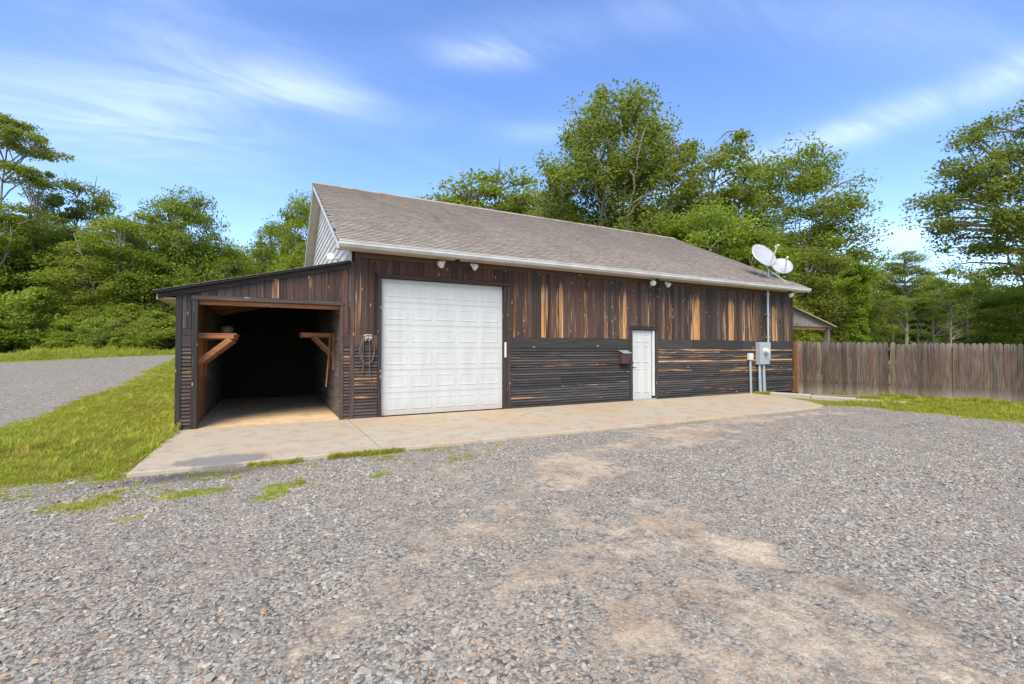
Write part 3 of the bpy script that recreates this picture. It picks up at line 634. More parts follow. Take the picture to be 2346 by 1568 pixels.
b = MB(); b.prism([(XR-.029, .03, 0), (XR-.029, .03, 3.6), (XR-.029, .2, rz(.2)-.16), (XR-.029, RY, rz(RY)-.16), (XR-.029, YB, rz(YB)-.16), (XR-.029, YB, 0)], (.025, 0, 0)); b.obj('end_wall', M_V, B)
adopt(B)
for c in B.children:
    pass

# ------------------------------------------------------------------ the lean-to shed
SHD = thing('lean_to_shed', (-2.2, 3, 0), 'open-fronted dark timber lean-to with shelves inside, left of the roller door', 'shed')
SX0 = -3.70
def sroof(x): return 2.535+(x+3.99)*.2495            # top of the sloping roof
def hbs(x0, x1, z0, z1, y=-.012, d=.034, wear=.15, tone=.3): return board('trim_board', ME_HB, SHD, x0, x1, y, d, z0, z1, (wear, tone, random.random(), 1))
def vbs(x0, x1, z0, z1, y=-.02, d=.04, wear=.2, tone=.3): return board('trim_board', ME_VB, SHD, x0, x1, y, d, z0, z1, (wear, tone, random.random(), 1))
vbs(SX0, -3.605, -.04, sroof(SX0)-.10, y=-.022, d=.10, tone=.1); vbs(-3.455, -3.36, -.02, 2.40, y=-.022, d=.10, tone=.15); vbs(-.862, -.792, 0, 2.40, y=-.026, d=.098, tone=.5, wear=.34)
hbs(-3.46, -.785, 2.402, 2.485, y=-.032, d=.11, tone=.25, wear=.3)
hbs(-3.603, -3.457, 1.72, 1.85, tone=.2); hbs(-3.603, -3.457, 1.52, 1.718, tone=.2); hbs(-.79, -.667, 1.52, 1.80, tone=.2)
slats(-3.603, -3.457, SHD, tone=.4, wearrows=((20, -9, 9, .58), (19, -9, 9, .5), (14, -9, 9, .72), (15, -9, 9, .68), (16, -9, 9, .45), (11, -9, 9, .5), (9, -9, 9, .5), (12, -9, 9, .48), (5, -9, 9, .45)))
slats(-.79, -.667, SHD, tone=.4, wearrows=((20, -9, 9, .6), (19, -9, 9, .7), (18, -9, 9, .5), (17, -9, 9, .62), (16, -9, 9, .5), (14, -9, 9, .55), (10, -9, 9, .4)))
def slanted(x0, x1, z0, dz=.14, y=-.006):
    b = MB(); c = .006
    b.prism([(x0+.002, y, z0), (x1-.003, y, z0), (x1-.003, y, sroof(x1)-dz), (x0+.002, y, sroof(x0)-dz)], (0, .022, 0)); o = b.obj('upright_board', M_V, SHD, bevel=.002)
    return o
x = -3.603
for x0, x1 in ((-3.603, -3.53), (-3.528, -3.457)): slanted(x0, x1, 1.855).color = (.2, .15, random.random(), 1)
x = -3.455
while x < -.67:
    x1 = min(x+.131, -.668); mid = (x+x1)/2
    wv = .2+.15*random.random()
    for xx, a in ((-2.09, .98), (-1.62, .5), (-1.45, .6), (-1.28, .42), (-3.2, .36), (-2.35, .45)):
        if abs(xx-mid) < .066: wv = max(wv, a*.74)
    o = slanted(x, x1, 2.487 if mid < -.785 else 1.805); o.color = (wv, .3+.5*(mid+3.4)/2.8+random.uniform(-.1, .1), random.random(), 1)
    x = x1
b = MB(); b.prism([(-3.97, -.034, sroof(-3.97)-.155), (-.668, -.034, sroof(-.668)-.155), (-.668, -.034, sroof(-.668)-.052), (-3.97, -.034, sroof(-3.97)-.052)], (0, .026, 0)); o = b.obj('frieze_board', M_H, SHD, bevel=.003); o.color = (.2, .3, .3, 1)
b = MB(); b.prism([(-4.0, -.14, sroof(-4.0)-.05), (-.668, -.14, sroof(-.668)-.05), (-.668, -.14, sroof(-.668)-.012), (-4.0, -.14, sroof(-4.0)-.012)], (0, 6.3, 0)); RSH = b.obj('roof', M_DROOF, SHD)
b = MB()
for r in range(24):
    xa = -4.02+r*.142; xb = min(xa+.16, -.69); b.prism([(xa, -.16, sroof(xa)-.011), (xb, -.16, sroof(xb)-.011), (xb, -.16, sroof(xb)-.007), (xa, -.16, sroof(xa)+.002)], (0, 6.34, 0))
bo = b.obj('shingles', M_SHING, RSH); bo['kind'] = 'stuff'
b = MB(); b.box(-3.96, -3.70, .0, 6.1, 2.40, 2.415); b.obj('soffit', M_CREAM, SHD); b = MB(); b.box(-3.985, -3.965, -.01, 6.1, 2.38, 2.475); b.obj('fascia', M_WTRIM, SHD)
# shell
b = MB(); b.box(SX0+.012, SX0+.05, .08, 6.02, -.1, sroof(SX0)-.06); b.obj('side_wall', M_V, SHD)
b = MB(); b.box(-3.435, -3.42, .081, .9, 0, 2.42); b.box(-3.435, -3.42, .902, 1.9, 0, 2.42); b.obj('lining', M_ORANGEZ, SHD)
b = MB(); b.box(-3.435, -3.42, 1.902, 5.99, 0, 2.42); b.obj('lining', M_LINING, SHD)
for k in range(12):
    b = MB(); b.box(-.85, -.83, .075, 5.99, .01+k*.272, .01+k*.272+.266); b.obj('lining_board', M_LINING, SHD, bevel=.004)
b = MB(); b.box(SX0+.05, -.70, 6.0, 6.06, -.1, 3.3); b.obj('back_wall', M_SHADEWALL, SHD)
b = MB(); b.box(SX0+.055, -.70, 0, 5.998, -.12, -.001); b.obj('floor', M_FLOOR, SHD)
for k in range(10):      # rafters
    yy = .35+k*.6; b = MB(); b.prism([(SX0+.08, yy, sroof(SX0+.08)-.19), (-.79, yy, sroof(-.79)-.19), (-.79, yy, sroof(-.79)-.055), (SX0+.08, yy, sroof(SX0+.08)-.055)], (0, .04, 0)); b.obj('rafter', M_ORANGE, SHD)
b = MB(); b.box(SX0+.08, -.80, .10, .14, 2.32, 2.46); b.obj('header_beam', M_ORANGE, SHD)
b = MB(); b.tube([(-2.15, .1, 2.40), (-2.15, .08, 2.33), (-2.13, .07, 2.31)], .006, 6); b.obj('hook', M_GALV, SHD)
# wall shelves with braces (fixed: parts of the shed)
def beam(name, p, q, wz=.09, wy=.04, m=M_ORANGE):
    p, q = np.array(p, float), np.array(q, float); d = q-p; d /= np.linalg.norm(d); s = np.array([0, 1, 0.]); s = s-d*np.dot(s, d); s /= np.linalg.norm(s); u = np.cross(d, s)
    b = MB(); b.prism([p-s*wy/2-u*wz/2, p+s*wy/2-u*wz/2, p+s*wy/2+u*wz/2, p-s*wy/2+u*wz/2], q-p); return b.obj(name, m, SHD, bevel=.004)
b = MB(); b.box(-3.42, -2.76, .28, 1.9, 1.765, 1.79); b.obj('shelf', M_ORANGE, SHD)
for yy in (.30, 1.0, 1.75):
    beam('shelf_bearer', (-3.42, yy, 1.725), (-2.8, yy, 1.725), .075, .04); beam('brace', (-3.41, yy, 1.20), (-2.86, yy, 1.68), .10, .05)
    b = MB(); b.box(-3.418, -3.385, yy-.045, yy+.045, .9, 1.76); b.obj('shelf_post', M_ORANGEZ, SHD)
b = MB(); b.box(-3.419, -3.40, .4, 1.0, 1.15, 1.7); b.obj('window_panel', M_ORANGEZ, SHD)
b = MB(); b.box(-1.55, -.851, 1.1, 2.2, 1.83, 1.855); b.obj('shelf', M_ORANGE, SHD)
for yy in (1.12, 2.0):
    beam('shelf_bearer', (-1.53, yy, 1.795), (-.852, yy, 1.795), .06, .04); beam('brace', (-.86, yy, 1.35), (-1.25, yy, 1.76), .06, .04)
    b = MB(); b.box(-.885, -.851, yy-.04, yy+.04, 1.0, 1.83); b.obj('shelf_post', M_ORANGEZ, SHD)
b = MB(); b.tube([(-1.02, 1.06, .62), (-.93, 1.06, 1.82)], [.017, .017], 8); b.obj('hanging_lath', M_ORANGEZ, SHD)
adopt(SHD)
b = MB(); b.lathe([(.0, 0), (.11, .0), (.12, .02), (.12, .12), (.10, .15), (.02, .16)], (-2.95, .75, 1.792), (0, 0, 1), 18); o = b.obj('paint_tin', M_BRONZE); tag(o, 'dull brown tin on the shelf at the left of the lean-to', 'tin')

# ------------------------------------------------------------------ fixtures on the walls
def flood(name, org, dirs, label, wallcap=True, s=1.2):
    T = thing(name, org, label, 'floodlight', 'outdoor flood lamps'); o = np.array(org, float)
    b = MB(); b.lathe([(.05*s, 0), (.05*s, .02*s), (.02*s, .035*s), (.018*s, .06*s)], o, (0, 0, -1), 14); b.obj('mount', M_BLACK, T, smooth=False)
    for d in dirs:
        d = np.array(d, float); d /= np.linalg.norm(d); q = o+np.array([0, 0, -.055*s]); side = np.array([d[0]*.55, -.02, -.02])*s; r = q+side*.5*np.array([1.3, 1, 1])
        b = MB(); b.tube([q, q+side*.3, r], .012*s, 8); b.obj('arm', M_BLACK, T)
        b = MB(); b.lathe([(.022*s, 0), (.030*s, .035*s), (.060*s, .085*s), (.072*s, .125*s), (.072*s, .135*s)], r, d, 18); h = b.obj('lamp_head', M_PALE, T, smooth=False)
        b = MB(); b.lathe([(.066*s, .1352*s), (.055*s, .146*s), (.02*s, .153*s)], r, d, 18); b.obj('lamp_lens', M_LENS, T)
    adopt(T); return T
flood('floodlight', (1.70, -.20, 3.572), ((-.8, -.35, -.6), (.8, -.35, -.6)), 'twin floodlight with both heads splayed, above the roller door')
flood('floodlight', (7.98, -.20, 3.572), ((-.5, -.7, -.55), (.85, -.35, -.8)), 'twin floodlight under the eave above the entry door')
flood('floodlight', (14.42, -.20, 3.572), ((-.25, -.8, -.5),), 'single floodlight under the eave beside the meter riser')
dgl = ray(758, 590); GL = CAM+dgl*(-.85-CAM[0])/dgl[0]; gy_, gz_ = float(GL[1]), float(GL[2]); print('gable lamp', GL)
g = thing('floodlight', (-.79, gy_, gz_), 'single pale floodlight on the white gable siding', 'floodlight', 'outdoor flood lamps')
b = MB(); b.lathe([(.05, 0), (.05, .03), (.02, .05), (.02, .10)], (-.69, gy_+.1, gz_), (-1, 0, 0), 14); b.obj('mount', M_PALE, g)
b = MB(); b.lathe([(.03, 0), (.045, .05), (.085, .11), (.09, .17), (.09, .18)], (-.80, gy_+.1, gz_), (-.35, -.9, .1), 18); b.obj('lamp_head', M_PALE, g); adopt(g)
# electric meter
T = thing('electric_meter', (12.98, -.1, .0), 'grey electric meter box with riser pipe and round glass meter', 'meter')
b = MB(); b.box(12.70, 13.22, -.20, -.024, .97, 1.74); b.obj('cabinet', M_METER, T, bevel=.008)
b = MB(); b.box(12.715, 12.905, -.212, -.201, .985, 1.725); b.box(12.915, 13.205, -.212, -.201, .985, 1.725); b.obj('cover', M_METER, T, bevel=.004)
b = MB(); b.lathe([(.10, 0), (.10, .03), (.085, .04), (.085, .12), (.07, .145), (.0, .15)], (12.93, -.212, 1.44), (0, -1, 0), 22); mo = b.obj('meter', M_PALE, T)
b = MB(); b.box(13.225, 13.33, -.17, -.024, 1.12, 1.74); b.obj('cable_duct', M_METER, T, bevel=.01)
b = MB(); b.tube([(13.285, -.10, 1.73), (13.285, -.10, 3.566)], .036, 12); b.obj('riser_pipe', M_GALV, T)
for xx in (12.80, 13.02):
    b = MB(); b.tube([(xx, -.11, -.06), (xx-.02, -.11, .5), (xx-.02, -.11, .975)], .04, 12); b.obj('conduit', M_GALV, T)
    b = MB(); b.tube([(xx+.10, -.10, -.06), (xx+.08, -.09, .5), (xx+.07, -.09, .975)], .022, 10); b.obj('conduit', M_GALV, T)
for z in (1.9, 2.7, 3.4):
    b = MB(); b.box(13.225, 13.345, -.145, -.028, z, z+.03); b.obj('pipe_strap', M_GALV, T)
adopt(T)
T = thing('junction_box', (12.36, -.08, 0), 'small pale junction box on a conduit beside the meter', 'utility box')
b = MB(); b.box(12.25, 12.44, -.13, -.024, 1.13, 1.36); b.obj('box', M_PALE, T, bevel=.012); b = MB(); b.box(12.26, 12.43, -.142, -.131, 1.14, 1.35); b.obj('cover', M_PALE, T, bevel=.005)
b = MB(); b.tube([(12.36, -.075, -.01), (12.33, -.075, 1.135)], .03, 10); b.obj('conduit', M_GALV, T); b = MB(); b.tube([(12.42, -.07, -.01), (12.405, -.07, 1.135)], .016, 8); b.obj('conduit', M_GALV, T); adopt(T)
# brown wall box
T = thing('wall_mailbox', (6.80, -.1, 1.1), 'brown metal wall box with sloping lid beside the entry door', 'mailbox')
b = MB(); b.prism([(6.66, -.03, 1.08), (6.66, -.15, 1.08), (6.66, -.20, 1.38), (6.66, -.03, 1.44)], (.28, 0, 0)); b.obj('body', M_BRONZE, T, bevel=.006)
b = MB(); b.prism([(6.645, -.225, 1.375), (6.645, -.225, 1.392), (6.645, -.03, 1.462), (6.645, -.03, 1.445)], (.31, 0, 0)); b.obj('lid', M_GALV, T); adopt(T)
# hanging cord
T = thing('coiled_cord', (-.32, -.05, 1.78), 'weathered cord hung in loops on the wall beside the roller door', 'cord')
def loop(cx, cz, rx, rzz, y, n=40, a0=0, a1=2*math.pi): return [(cx+rx*math.sin(a0+(a1-a0)*i/n)*(1-.25*max(0, math.cos(a0+(a1-a0)*i/n))), y+.008*math.sin(i*.7), cz+rzz*math.cos(a0+(a1-a0)*i/n)) for i in range(n+1)]
for k, (cx, cz, rx, rzz, y) in enumerate(((-.315, 1.46, .155, .315, -.05), (-.30, 1.47, .14, .30, -.065))):
    b = MB(); b.tube(loop(cx, cz, rx, rzz, y), .013, 7); b.obj('loop', M_CORD, T)
for pts in ([(-.37, -.055, 1.76), (-.395, -.06, 1.55), (-.40, -.06, 1.3), (-.395, -.06, 1.02)], [(-.29, -.06, 1.75), (-.255, -.065, 1.55), (-.262, -.07, 1.3), (-.262, -.07, 1.0), (-.24, -.07, .82), (-.19, -.065, .62)]):
    b = MB(); b.tube(pts, .011, 7); b.obj('cord_end', M_CORD, T)
b = MB()
for k in range(5): b.tube([(-.36+.03*k, -.075, 1.75+.02*(k % 2)), (-.345+.03*k, -.095, 1.72), (-.35+.025*k, -.075, 1.66+.03*(k % 3))], .014, 7)
b.tube([(-.39, -.08, 1.775), (-.31, -.10, 1.79), (-.22, -.07, 1.785)], .015, 7); b.obj('rope_knot', M_ROPE, T)
b = MB(); b.tube([(-.32, -.02, 1.78), (-.32, -.07, 1.775), (-.32, -.085, 1.80)], .006, 6); b.obj('nail', M_BLACK, T)
b = MB(); b.lathe([(.012, 0), (.024, .01), (.020, .03)], (-.395, -.06, 1.02), (0, 0, -1), 10); b.obj('plug', M_CORD, T); adopt(T)
# satellite dishes
def dish(org, center, n, r, armlen, label, arm_dir, feet):
    T = thing('satellite_dish', org, label, 'satellite dish', 'dishes on the roof'); n = np.array(n, float); n /= np.linalg.norm(n); c = np.array(center, float)
    up = np.array([0, 0, 1.])-n*n[2]; up /= np.linalg.norm(up); sd_ = np.cross(up, n)
    b = MB(); rings, seg = 7, 28
    for side in (0, 1):
        for i in range(rings+1):
            q = i/rings
            for k in range(seg):
                t_ = 2*math.pi*k/seg; h = .16*r*q*q-(.016 if side else 0)
                b.v.append(tuple(c+sd_*(r*.92*q*math.cos(t_))+up*(r*q*math.sin(t_))+n*h))
    for side in (0, 1):
        o0 = side*(rings+1)*seg
        for i in range(rings):
            for k in range(seg): k2 = (k+1) % seg; b.f.append((o0+i*seg+k, o0+i*seg+k2, o0+(i+1)*seg+k2, o0+(i+1)*seg+k))
    for k in range(seg): k2 = (k+1) % seg; b.f.append((rings*seg+k, rings*seg+k2, (2*rings+1)*seg+k2, (2*rings+1)*seg+k))
    b.obj('reflector', M_DISH, T, smooth=True)
    b = MB(); ring = [c+sd_*(r*.925*math.cos(2*math.pi*k/32))+up*(r*1.005*math.sin(2*math.pi*k/32))+n*.155*r for k in range(33)]; b.tube(ring, .012, 6); b.obj('rim', M_GALV, T)
    a0 = c-up*r*.98+n*.05; a1 = c-up*r*.25+n*armlen
    b = MB(); b.tube([a0, a1], .028, 8); b.obj('feed_arm', M_PALE, T)
    b = MB(); e = (c-a1)/np.linalg.norm(c-a1); b.lathe([(.03, -.05), (.04, -.03), (.04, .04), (.055, .07), (.05, .09)], a1, e, 14); b.obj('feed_horn', M_PALE, T)
    base = np.array(feet[0], float)
    b = MB(); b.tube([c-n*.02, c-n*.13, base+np.array([0, 0, .28]), base], [.03, .028, .027, .027], 10); b.obj('mast', M_GALV, T)
    b = MB(); b.lathe([(.09, 0), (.09, .012), (.05, .03)], base-np.array([0, 0, .01]), (0, -SLP, 1), 12); b.obj('foot', M_GALV, T)
    for f in feet[1:]:
        b = MB(); b.tube([base+np.array([0, 0, .26]), f], .012, 7); b.obj('strut', M_GALV, T)
        b = MB(); b.lathe([(.04, 0), (.04, .01)], np.array(f)-np.array([0, 0, .004]), (0, -SLP, 1), 10); b.obj('foot', M_GALV, T)
    adopt(T)
def onroof(x, y): return (x, y, rz(y)+.005)
def facing(px, py, tow, rgt, up_):
    d = ray(px, py); r_ = np.cross(d, (0, 0, 1)); r_ /= np.linalg.norm(r_); u_ = np.cross(r_, d); return -d*tow+r_*rgt+u_*up_
def at_y(px, py, y): d = ray(px, py); return CAM+d*(y-CAM[1])/d[1]
dish(onroof(14.12, .42), tuple(at_y(1747, 588, .25)), facing(1747, 588, .52, .60, .60), .50, .70, 'larger white satellite dish on the corner of the shingle roof', None, (onroof(14.12, .42), onroof(13.35, .35), onroof(14.45, -.05)))
dish(onroof(14.80, .45), tuple(at_y(1791, 612, .30)), facing(1787, 608, .66, .28, .70), .38, .55, 'smaller white satellite dish next to the bigger one on the roof', None, (onroof(14.80, .45), onroof(14.95, .9)))

# ------------------------------------------------------------------ open shed at the far end, behind the fence
E2 = thing('side_shelter', (16.4, 1.2, 0), 'silvered timber lean-to with open side behind the fence', 'shed')
YS = .35; e0, e1 = 14.90, 17.95
def er(x): return 3.22-(x-e0)*.243
b = MB(); x = e0
while x < e1-.05:
    x1 = min(x+.13, e1); c = MB(); c.prism([(x+.002, YS, 2.50), (x1-.002, YS, 2.50), (x1-.002, YS, max(2.505, er(x1)-.09)), (x+.002, YS, er(x)-.09)], (0, .022, 0)); c.obj('upright_board', M_GREYB, E2); x = x1
c = MB(); c.box(e0, e1, YS-.016, YS+.02, 2.39, 2.495); c.obj('lintel_board', M_GREYB, E2)
c = MB(); c.prism([(e0, YS-.014, er(e0)-.16), (e1+.1, YS-.014, er(e1+.1)-.16), (e1+.1, YS-.014, er(e1+.1)-.05), (e0, YS-.014, er(e0)-.05)], (0, .012, 0)); c.obj('rake_board', M_FENCE, E2)
c = MB(); c.prism([(e0, YS-.16, er(e0)-.045), (e1+.2, YS-.16, er(e1+.2)-.045), (e1+.2, YS-.16, er(e1+.2)), (e0, YS-.16, er(e0))], (0, 4.5, 0)); c.obj('roof', M_SHING, E2)
for yy in (YS, 4.3):
    c = MB(); c.box(e1-.16, e1-.02, yy+.0, yy+.14, -.3, 2.388); c.obj('post', M_FENCE, E2)
c = MB(); c.box(e0+.02, e1-.17, 4.32, 4.37, 2.10, 2.45); c.obj('beam', M_ORANGE, E2)
c = MB(); c.box(e0+.02, e1-.03, YS+.05, YS+.10, 2.28, 2.40); c.obj('beam', M_ORANGE, E2)
for k in range(6):
    xx = e0+.3+k*.5; c = MB(); c.box(xx, xx+.04, YS+.12, 4.3, 2.41, 2.49); c.obj('joist', M_ORANGE, E2)
adopt(E2)

# ------------------------------------------------------------------ fence
FA, FB = np.array([14.95, -.12]), np.array([17.57, -5.17]); fd = (FB-FA)/np.linalg.norm(FB-FA); fn = np.array([fd[1], -fd[0]])
if np.dot(fn, CAM[:2]-FA) < 0: fn = -fn
FEN = thing('picket_fence', (*FA, -.1), 'tall weathered dog-eared board fence running from the workshop corner', 'fence')
b = MB(); b.prism([(.0, 0, 0), (1, 0, 0), (1, 0, .965), (.78, 0, 1), (.22, 0, 1), (0, 0, .965)], (0, 1, 0)); pk = b.mesh('picket', M_FENCE)
bm = bmesh.new(); bm.from_mesh(pk); bmesh.ops.recalc_face_normals(bm, faces=bm.faces); bm.to_mesh(pk); bm.free()
yawf = math.atan2(fd[1], fd[0])
s = .02; i = 0
while s < 8.4:
    wd = random.uniform(.135, .150); p = FA+fd*s
    q = s/5.69
    top = 1.78-.125*q+random.uniform(-.012, .012)+(-.045 if 2.62 < s < 3.12 else 0); bot = float(height(*(p+fn*.1)))-.03+random.uniform(-.02, .03)
    o = link('picket', pk, FEN); o.location = (p[0], p[1], bot); lean = random.uniform(-.006, .006)
    if 2.55 < s < 3.15: lean += .028*(1 if s < 2.9 else .6)
    o.rotation_euler = (random.uniform(-.008, .008), lean, yawf); o.scale = (wd-.007, .019, top-bot)
    s += wd; i += 1
for z in (.35, 1.0, 1.55):
    c = MB(); a = FA-fn*.0; p0 = FA-fn*.025+fd*.02; p1 = FA-fn*.025+fd*8.4
    c.prism([(*p0, z-.05), (*p1, z-.05-.12), (*p1, z+.04-.12), (*p0, z+.04)], (-fn[0]*.038, -fn[1]*.038, 0)); c.obj('rail', M_FENCE, FEN)
for k in range(5):
    p = FA-fn*.11+fd*(.08+k*2.05); c = MB(); c.box(p[0]-.045, p[0]+.045, p[1]-.045, p[1]+.045, -.5, 1.66-.05*k); c.obj('post', M_FENCE, FEN)
adopt(FEN)
c = MB(); p = FA+fn*.03; c.box(14.87, 14.955, -.14, -.03, -.05, 1.80); o = c.obj('gate_post', M_ORANGEZ); tag(o, 'reddish upright post where the fence meets the workshop', 'post')
def plank(s0, s1, off0, off1, z, label, wd=.14, m=M_FENCE, tilt=.02):
    a = FA+fd*s0+fn*off0; c_ = FA+fd*s1+fn*off1; d = (c_-a)/np.linalg.norm(c_-a); nn = np.array([-d[1], d[0]])*wd/2
    za, zc = float(height(*a)), float(height(*c_)); b = MB(); b.prism([(*(a-nn), za+z), (*(c_-nn), zc+z), (*(c_+nn), zc+z+tilt), (*(a+nn), za+z+tilt)], (0, 0, .03)); o = b.obj('loose_plank', m, bevel=.004); tag(o, label, 'plank'); return o
plank(.5, 2.9, .40, .16, .02, 'long weathered plank lying tilted along the foot of the fence')
plank(.15, 1.3, .62, .66, .0, 'short flat weathered board lying between kerb and fence', .2, tilt=.0)

# ------------------------------------------------------------------ stones and grass (scattered, uncountable)
def gn_scatter(name, pts, rots, scls, idxs, sources, label, kind='stuff'):
    me = bpy.data.meshes.new(name); me.vertices.add(len(pts)); me.vertices.foreach_set('co', np.asarray(pts, np.float32).reshape(-1))
    for nm, arr in (('rot', rots), ('scl', scls)):
        a = me.attributes.new(nm, 'FLOAT_VECTOR', 'POINT'); a.data.foreach_set('vector', np.asarray(arr, np.float32).reshape(-1))
    a = me.attributes.new('pick', 'INT', 'POINT'); a.data.foreach_set('value', np.asarray(idxs, np.int32))
    me.update(); o = link(name, me); tag(o, label, None, None, kind)
    src = bpy.data.collections.new(name+'_sources')
    for s_ in sources: src.objects.link(bpy.data.objects.new(s_.name, s_))
    g = bpy.data.node_groups.new(name, 'GeometryNodeTree'); g.interface.new_socket('Geometry', in_out='INPUT', socket_type='NodeSocketGeometry'); g.interface.new_socket('Geometry', in_out='OUTPUT', socket_type='NodeSocketGeometry')
    gi = g.nodes.new('NodeGroupInput'); go = g.nodes.new('NodeGroupOutput'); ip = g.nodes.new('GeometryNodeInstanceOnPoints'); ci = g.nodes.new('GeometryNodeCollectionInfo')
    ci.inputs['Collection'].default_value = src; ci.inputs['Separate Children'].default_value = True; ci.inputs['Reset Children'].default_value = True
    ip.inputs['Pick Instance'].default_value = True
    def na(nm, ty):
        n = g.nodes.new('GeometryNodeInputNamedAttribute'); n.data_type = ty; n.inputs['Name'].default_value = nm; return n.outputs[0]
    g.links.new(gi.outputs[0], ip.inputs['Points']); g.links.new(ci.outputs[0], ip.inputs['Instance']); g.links.new(na('pick', 'INT'), ip.inputs['Instance Index'])
    g.links.new(na('rot', 'FLOAT_VECTOR'), ip.inputs['Rotation']); g.links.new(na('scl', 'FLOAT_VECTOR'), ip.inputs['Scale']); g.links.new(ip.outputs[0], go.inputs[0])
    md = o.modifiers.new('scatter', 'NODES'); md.node_group = g; return o
def stonemat(t, b):
    oi = N(t, 'ShaderNodeObjectInfo'); r = oi.outputs['Random']; p = pos(t)
    col = mixc(t, math_n(t, 'FRACT', math_n(t, 'MULTIPLY', r, 5.7)), (.19, .178, .15), (.41, .385, .33))
    col = mixc(t, math_n(t, 'MULTIPLY', math_n(t, 'GREATER_THAN', math_n(t, 'FRACT', math_n(t, 'MULTIPLY', r, 31.3)), .86), .8), col, (.40, .29, .215))
    col = mixc(t, math_n(t, 'MULTIPLY', math_n(t, 'GREATER_THAN', math_n(t, 'FRACT', math_n(t, 'MULTIPLY', r, 67.1)), .965), .8), col, (.42, .23, .10))
    col = mixc(t, math_n(t, 'MULTIPLY', mapr(t, noise(t, p, .7, 3), .40, .62), .55), col, mixc(t, .5, col, (.36, .27, .185)))
    col = mixc(t, math_n(t, 'MULTIPLY', mapr(t, noise(t, p, 60, 4), .4, .7), .35), col, (.19, .16, .13))
    L(t, col, b.inputs['Base Color'])
M_STONE = mat('crushed_stone', rough=.85, build=stonemat, spec=.3)
stones = []
for k in range(8):
    rr = np.random.default_rng(50+k); bm = bmesh.new()
    for q in range(13):
        v = rr.normal(size=3); v /= np.linalg.norm(v); v *= np.array([.5, .36, .17])*rr.uniform(.8, 1.1); bm.verts.new(v)
    bmesh.ops.convex_hull(bm, input=list(bm.verts)); 
    for v in [v for v in bm.verts if not v.link_faces]: bm.verts.remove(v)
    me = bpy.data.meshes.new('stone'); bm.to_mesh(me); bm.free(); me.materials.append(M_STONE); stones.append(me)
P = []
NS = 430000
sx = RNG.uniform(-11, 13, NS); sy = RNG.uniform(-12.5, -2.9, NS); dd = np.hypot(sx-CAM[0], sy-CAM[1])
keep = RNG.uniform(size=NS) < np.clip(1.25-.085*dd, .22, 1)
keep &= ~((sx > -3.68) & (sx < 11.6-.45*np.maximum(0, -2-sy)*1.6) & (sy > -3.40-.005*np.abs(sx))); keep &= dd > .6
gc = grass_cover(sx, sy); dc = dirt_cover(sx, sy)
keep &= RNG.uniform(size=NS) < np.clip(1-1.5*np.clip(gc+.1, 0, 1), .0, 1); keep &= RNG.uniform(size=NS) < np.clip(1.0-.85*np.clip(dc+.05, 0, 1), .40, 1)
keep &= RNG.uniform(size=NS) > .85*np.clip(gauss(sx, sy, 440, 1090, 1.0, .22), 0, 1)
front = (sx-CAM[0])*math.sin(YAW)+(sy-CAM[1])*math.cos(YAW); keep &= front > -2
keep |= False
sx, sy, dd = sx[keep], sy[keep], dd[keep]; nslab = 420; px_ = RNG.uniform(-3.5, 10.2, nslab); py_ = -3.36+np.abs(RNG.normal(0, .16, nslab))
sx = np.concatenate([sx, px_]); sy = np.concatenate([sy, py_]); onslab = np.arange(len(sx)) >= len(sx)-nslab
size = np.exp(RNG.normal(-3.55, .42, len(sx))); size = np.clip(size, .010, .085)
big = fbm(sx, sy, .8, 33); size *= .55+.75*big
size *= np.clip(1.05-.75*np.clip(dirt_cover(sx, sy)+.35, 0, .8), .45, 1); size = np.where(onslab, np.minimum(size, .022), size); sz = np.where(onslab, size*.12, height(sx, sy)+size*.05)
print('stones', len(sx))
gn_scatter('gravel', np.stack([sx, sy, sz], 1), np.stack([RNG.normal(0, .22, len(sx)), RNG.normal(0, .22, len(sx)), RNG.uniform(0, 6.28, len(sx))], 1), np.stack([size, size, size], 1), RNG.integers(0, 8, len(sx)), stones, 'loose grey crushed stones over the yard')
tufts = []
def tuft(seed, n, h, spread, wid, mname):
    rr = np.random.default_rng(seed); v, f, tn = [], [], []
    for k in range(n):
        a = rr.uniform(0, 6.28); r0 = spread*math.sqrt(rr.uniform()); bx_, by_ = r0*math.cos(a), r0*math.sin(a); hh = h*rr.uniform(.55, 1.1); ln = rr.uniform(.15, .75)*hh; b_ = rr.uniform(0, 6.28)
        dx_, dy_ = math.cos(b_), math.sin(b_); wx, wy = -dy_*wid, dx_*wid; s0 = len(v)
        v += [(bx_-wx, by_-wy, -.02), (bx_+wx, by_+wy, -.02), (bx_+dx_*ln*.35+wx*.8, by_+dy_*ln*.35+wy*.8, hh*.6), (bx_+dx_*ln*.35-wx*.8, by_+dy_*ln*.35-wy*.8, hh*.6), (bx_+dx_*ln, by_+dy_*ln, hh)]
        f += [(s0, s0+1, s0+2, s0+3), (s0+3, s0+2, s0+4)]; tt = min(1, max(0, rr.normal(.45, .25))); tn += [tt, tt]
    me = bpy.data.meshes.new('grass_tuft'); me.from_pydata(v, [], f); a = me.attributes.new('tone', 'FLOAT', 'FACE'); a.data.foreach_set('value', tn); me.materials.append(mname); return me
for k in range(6): tufts.append(tuft(k, 28, .058, .09, .0035, GRASSM))
for k in range(3): tufts.append(tuft(20+k, 24, .13, .06, .005, GRASSM))
NG = 150000
ax_ = RNG.uniform(-16, 22, NG); ay_ = RNG.uniform(-9, 42, NG); dd = np.hypot(ax_-CAM[0], ay_-CAM[1]); gc = grass_cover(ax_, ay_)
yard = (ay_ < -3.45) & (ax_ < 11)
